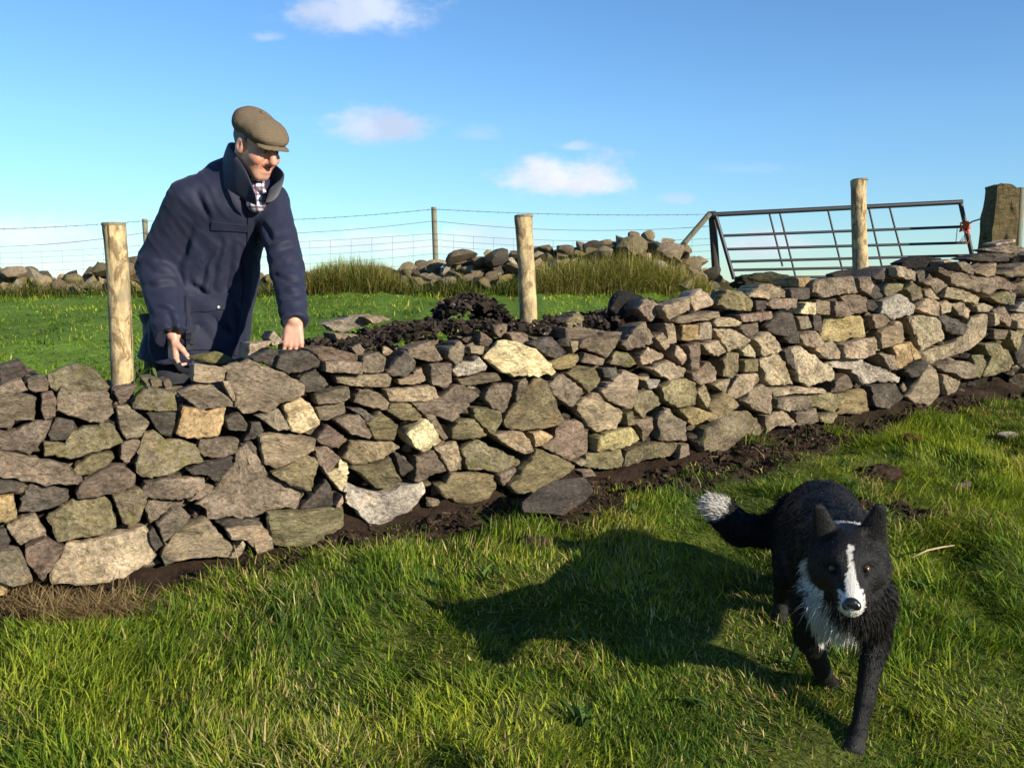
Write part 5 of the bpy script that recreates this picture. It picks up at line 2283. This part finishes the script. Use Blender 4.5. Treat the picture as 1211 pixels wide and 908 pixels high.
# front legs: the near one carries the weight, the other swings back
fl_ = [(DP(1028, 705, 2.30), DP(1036, 752, 2.34), DP(1023, 828, 2.275), DP(1014, 868, 2.25), DP(1010, 884, 2.21)),
       (DP(966, 712, 2.31), DP(958, 752, 2.40), DP(974, 796, 2.43), DP(986, 812, 2.50), DP(984, 822, 2.46))]
for sh, el, wr, pa, toe in fl_:
    g.cone(sh, el, 0.064, 0.037, 0.035)
    g.cone(el, wr, 0.034, 0.0225, 0.02)
    g.cone(wr, pa, 0.022, 0.020, 0.012)
    g.cone(pa, toe, 0.024, 0.020, 0.012)
    sd = unit(np.cross(toe - pa, A((0, 0, 1))))
    for k in (-0.016, -0.0055, 0.0055, 0.016):
        g.cone(toe + sd * k - unit(toe - pa) * 0.012, toe + sd * k * 1.15 + unit(toe - pa) * 0.010, 0.0105, 0.009, 0.004)
# tail: carried low, out to the left, white tip up
TL = [DP(934, 612, 2.90), DP(905, 630, 2.92), DP(876, 626, 2.93), DP(858, 610, 2.93), DP(845, 598, 2.93)]
TRr = [0.034, 0.040, 0.046, 0.042, 0.032]
for i in range(4):
    g.cone(TL[i], TL[i + 1], TRr[i], TRr[i + 1], 0.03)
# head
g.ell(dh(-0.012, 0.012, 0), DAX, (0.085, 0.066, 0.068), 0.02)
g.cone(dh(0.03, -0.012, 0), dh(0.128, -0.035, 0), 0.050, 0.026, 0.03)
g.cone(dh(0.02, -0.042, 0), dh(0.112, -0.056, 0), 0.036, 0.017, 0.02)
for s in (-1, 1):
    g.ell(dh(-0.01, -0.022, 0.052 * s), DAX, (0.055, 0.045, 0.034), 0.03)
    g.cone(dh(0.046, 0.030, 0.022 * s), dh(0.034, 0.030, 0.046 * s), 0.013, 0.011, 0.02)
    g.ell(dh(0.068, 0.012, 0.036 * s), DAX, (0.014, 0.010, 0.012), 0.010, 'sub')
    g.cone(dh(0.110, -0.046, 0.010 * s), dh(0.098, -0.050, 0.014 * s), 0.018, 0.016, 0.012)
# ears: upright, slightly folded, hollow in front
for s, lean in ((-1, 0.058), (1, 0.070)):
    b0, tp = dh(-0.022, 0.040, 0.046 * s), dh(-0.014, 0.122, lean * s)
    g.cone(b0, tp, 0.037, 0.016, 0.015, flat=(A(DF), 0.42))
    g.cone(dh(0.006, 0.058, 0.050 * s), dh(0.006, 0.104, (lean - 0.004) * s), 0.022, 0.009, 0.006, flat=(A(DF), 0.55), op='sub')
V, F = g.mesh()
N = vnormals(V, F)
lh = (V - A(DH)) @ np.array([DF, DU, DR]).T
dpx = proj(V)


def in_poly(pt, poly):
    x, y = pt[:, 0], pt[:, 1]
    inside = np.zeros(len(pt), bool)
    j = len(poly) - 1
    for i in range(len(poly)):
        xi, yi = poly[i]
        xj, yj = poly[j]
        c_ = ((yi > y) != (yj > y)) & (x < (xj - xi) * (y - yi) / (yj - yi + 1e-9) + xi)
        inside ^= c_
        j = i
    return inside


def dog_white(V, N):
    lh = (V - A(DH)) @ np.array([DF, DU, DR]).T
    near_head = np.linalg.norm(lh - A((0.03, 0, 0)), axis=1) < 0.16
    wob = fbm(V * 45, 9, 3) + 0.8 * vnoise(V * 260, 19)
    f, u, r = lh[:, 0], lh[:, 1], lh[:, 2]
    w = np.zeros(len(V))
    # blaze, muzzle and chin
    half = np.interp(f, [-0.02, 0.03, 0.08, 0.11, 0.15], [0.0025, 0.004, 0.006, 0.016, 0.020])
    w = np.maximum(w, near_head & (f > 0.0) & (u > -0.035) & (u < 0.062) & (np.abs(r - 0.003) < half + 0.0035 * wob))
    w = np.maximum(w, near_head & (f > 0.082) & (np.abs(r) < 0.026 + 0.007 * wob) & (u < -0.020 + 0.01 * (f > 0.11)))
    # bib and the left half of the collar: behind and below the face
    body_ = ~(near_head & (f > -0.055))
    q = proj(V)
    q = q + np.column_stack([fbm(V * 30, 3, 3), fbm(V * 30, 4, 3)]) * 7
    front = (V[:, 1] < 2.46) & (N[:, 1] < 0.35)
    bib = [(948, 666), (960, 654), (964, 690), (990, 738), (1012, 744), (1020, 768), (1010, 790), (996, 780), (978, 774), (966, 754), (954, 716)]
    w = np.maximum(w, body_ & front & in_poly(q, bib))
    w = np.maximum(w, (~near_head | (f < -0.06)) & (V[:, 1] < 2.40) & (V[:, 1] > 2.1) & (N[:, 2] > -0.1) & in_poly(q, [(990, 614), (1024, 614), (1026, 640), (990, 640)]))
    # tail tip
    w = np.maximum(w, np.linalg.norm(V - TL[-1], axis=1) < 0.056 + 0.004 * wob)
    # white toes
    for toe in (fl_[0][4], fl_[1][4], hl[0][4]):
        w = np.maximum(w, 0.03 * (np.linalg.norm(V - toe, axis=1) < 0.03))
    return np.clip(w, 0, 1)


BLACK = A((0.0095, 0.0088, 0.0088))
WHITE = A((0.60, 0.57, 0.52))
w = dog_white(V, N)
dcol = BLACK * (1 - w[:, None]) + WHITE * w[:, None]
dog = thing('dog', 'black and white collie walking towards the camera over the grass', 'dog', (0.85, 2.5, gz(0.85, 2.5)))
link('body', mesh_np('body', V, F, dcol), M_FUR, dog)
# fur
tri = np.vstack([F[:, [0, 1, 2]], F[:, [0, 2, 3]]])
area = np.linalg.norm(np.cross(V[tri[:, 1]] - V[tri[:, 0]], V[tri[:, 2]] - V[tri[:, 0]]), axis=1)
nf = 135000
ti = RNG.choice(len(tri), nf, p=area / area.sum())
bc = RNG.dirichlet((1, 1, 1), nf)
pos = (V[tri[ti]] * bc[..., None]).sum(1)
nor = (N[tri[ti]] * bc[..., None]).sum(1)
nor /= np.linalg.norm(nor, axis=1)[:, None]
lh = (pos - A(DH)) @ np.array([DF, DU, DR]).T
hd_ = np.linalg.norm(lh - A((0.03, -0.01, 0)), axis=1)
face = smooth(0.10, 0.16, hd_)
legd = smooth(0.10, 0.26, pos[:, 2] - (-0.38 + 0.167 * pos[:, 1]))
L = 0.007 + 0.010 * face * (0.12 + 0.88 * legd)
taild = np.min([np.linalg.norm(pos - q, axis=1) for q in TL], axis=0)
L = np.where(taild < 0.075, 0.022, L)
ear = (lh[:, 1] > 0.062) & (hd_ < 0.19) & (lh[:, 0] > -0.06)
L = np.where(ear, 0.006, L)
chest = np.exp(-((pos[:, 1] - 2.22) / 0.12) ** 2 - ((pos[:, 2] - 0.36) / 0.1) ** 2) * face
L = np.where((face < 0.9) & ~ear & (lh[:, 0] < 0.085), 0.012, L)
L = (L + 0.010 * chest) * RNG.uniform(0.6, 1.25, nf) * (1 + 0.9 * (RNG.random(nf) < 0.10) * face * legd)
flow = np.tile(A((0.05, 0.55, -0.55)), (nf, 1))
flow = np.where((face < 0.9)[:, None], -A(DF) * 0.9 + lh[:, [2]] * A(DR) * 6, flow)
tdir = unit(TL[-1] - TL[1])
flow = np.where((taild < 0.075)[:, None], tdir * 0.9, flow)
flow = flow + fbm(pos * 14, 7, 2)[:, None] * A((0.5, 0, 0.3))
dirf = nor * (0.22 + 0.30 * (face < 0.9))[:, None] + flow * 1.0 + RNG.normal(0, 0.15, (nf, 3))
inward = (dirf * nor).sum(1)
dirf += nor * np.clip(0.12 - inward, 0, 1)[:, None]
dirf /= np.linalg.norm(dirf, axis=1)[:, None]
wd = np.cross(dirf, RNG.normal(0, 1, (nf, 3)))
wd /= np.linalg.norm(wd, axis=1)[:, None]
hw_ = (0.0009 * RNG.uniform(0.7, 1.4, nf))[:, None]
root_ = pos - nor * 0.002
mid = root_ + dirf * (L * 0.55)[:, None]
tip = root_ + dirf * L[:, None] - np.column_stack([np.zeros(nf), np.zeros(nf), L * 0.18])
FV = np.stack([root_ - wd * hw_, root_ + wd * hw_, mid - wd * hw_ * 0.8, mid + wd * hw_ * 0.8, tip], 1).reshape(-1, 3)
fi = np.array([[0, 1, 3], [0, 3, 2], [2, 3, 4]])
FF = (np.arange(nf)[:, None, None] * 5 + fi[None]).reshape(-1, 3)
fw = dog_white(pos, nor)
fc = BLACK * (1 - fw[:, None]) * RNG.uniform(0.6, 2.0, (nf, 1)) * (1 + 0.7 * (face < 0.9))[:, None] + WHITE * fw[:, None] * RNG.uniform(0.75, 1.05, (nf, 1))
fur = link('fur', mesh_np('fur', FV, FF, np.repeat(fc, 5, 0)), M_FUR, dog)
fur['kind'] = 'stuff'
M_NOSE = plain_mat('wet_nose', (0.012, 0.011, 0.012), 0.25, 0.6, bscale=300, bstr=0.3, bdist=0.001)
g = Grid(dh(0.14, -0.02, 0) - 0.06, dh(0.14, -0.02, 0) + 0.06, 0.003)
g.ell(dh(0.147, -0.024, 0), DAX, (0.012, 0.012, 0.0155), 0.004)
for s in (-1, 1):
    g.ell(dh(0.148, -0.030, 0.011 * s), DAX, (0.012, 0.010, 0.009), 0.004)
    g.ell(dh(0.161, -0.028, 0.009 * s), DAX, (0.005, 0.004, 0.0035), 0.002, 'sub')
Vn, Fn = g.mesh()
link('nose', mesh_np('nose', Vn, Fn), M_NOSE, dog)
M_AMBER = plain_mat('amber_eye', (0.075, 0.036, 0.012), 0.08, 0.7, vary=0.15)
for s in (-1, 1):
    bm = bmesh.new()
    bmesh.ops.create_uvsphere(bm, u_segments=16, v_segments=10, radius=0.0090)
    e = bm_obj('eye', bm, M_AMBER, dog, Vector(dh(0.0580, 0.012, 0.0350 * s)))
    bm = bmesh.new()
    bmesh.ops.create_uvsphere(bm, u_segments=12, v_segments=8, radius=0.0058)
    bm_obj('pupil', bm, M_NOSE, e, Vector(dh(0.0625, 0.012, 0.0360 * s)))
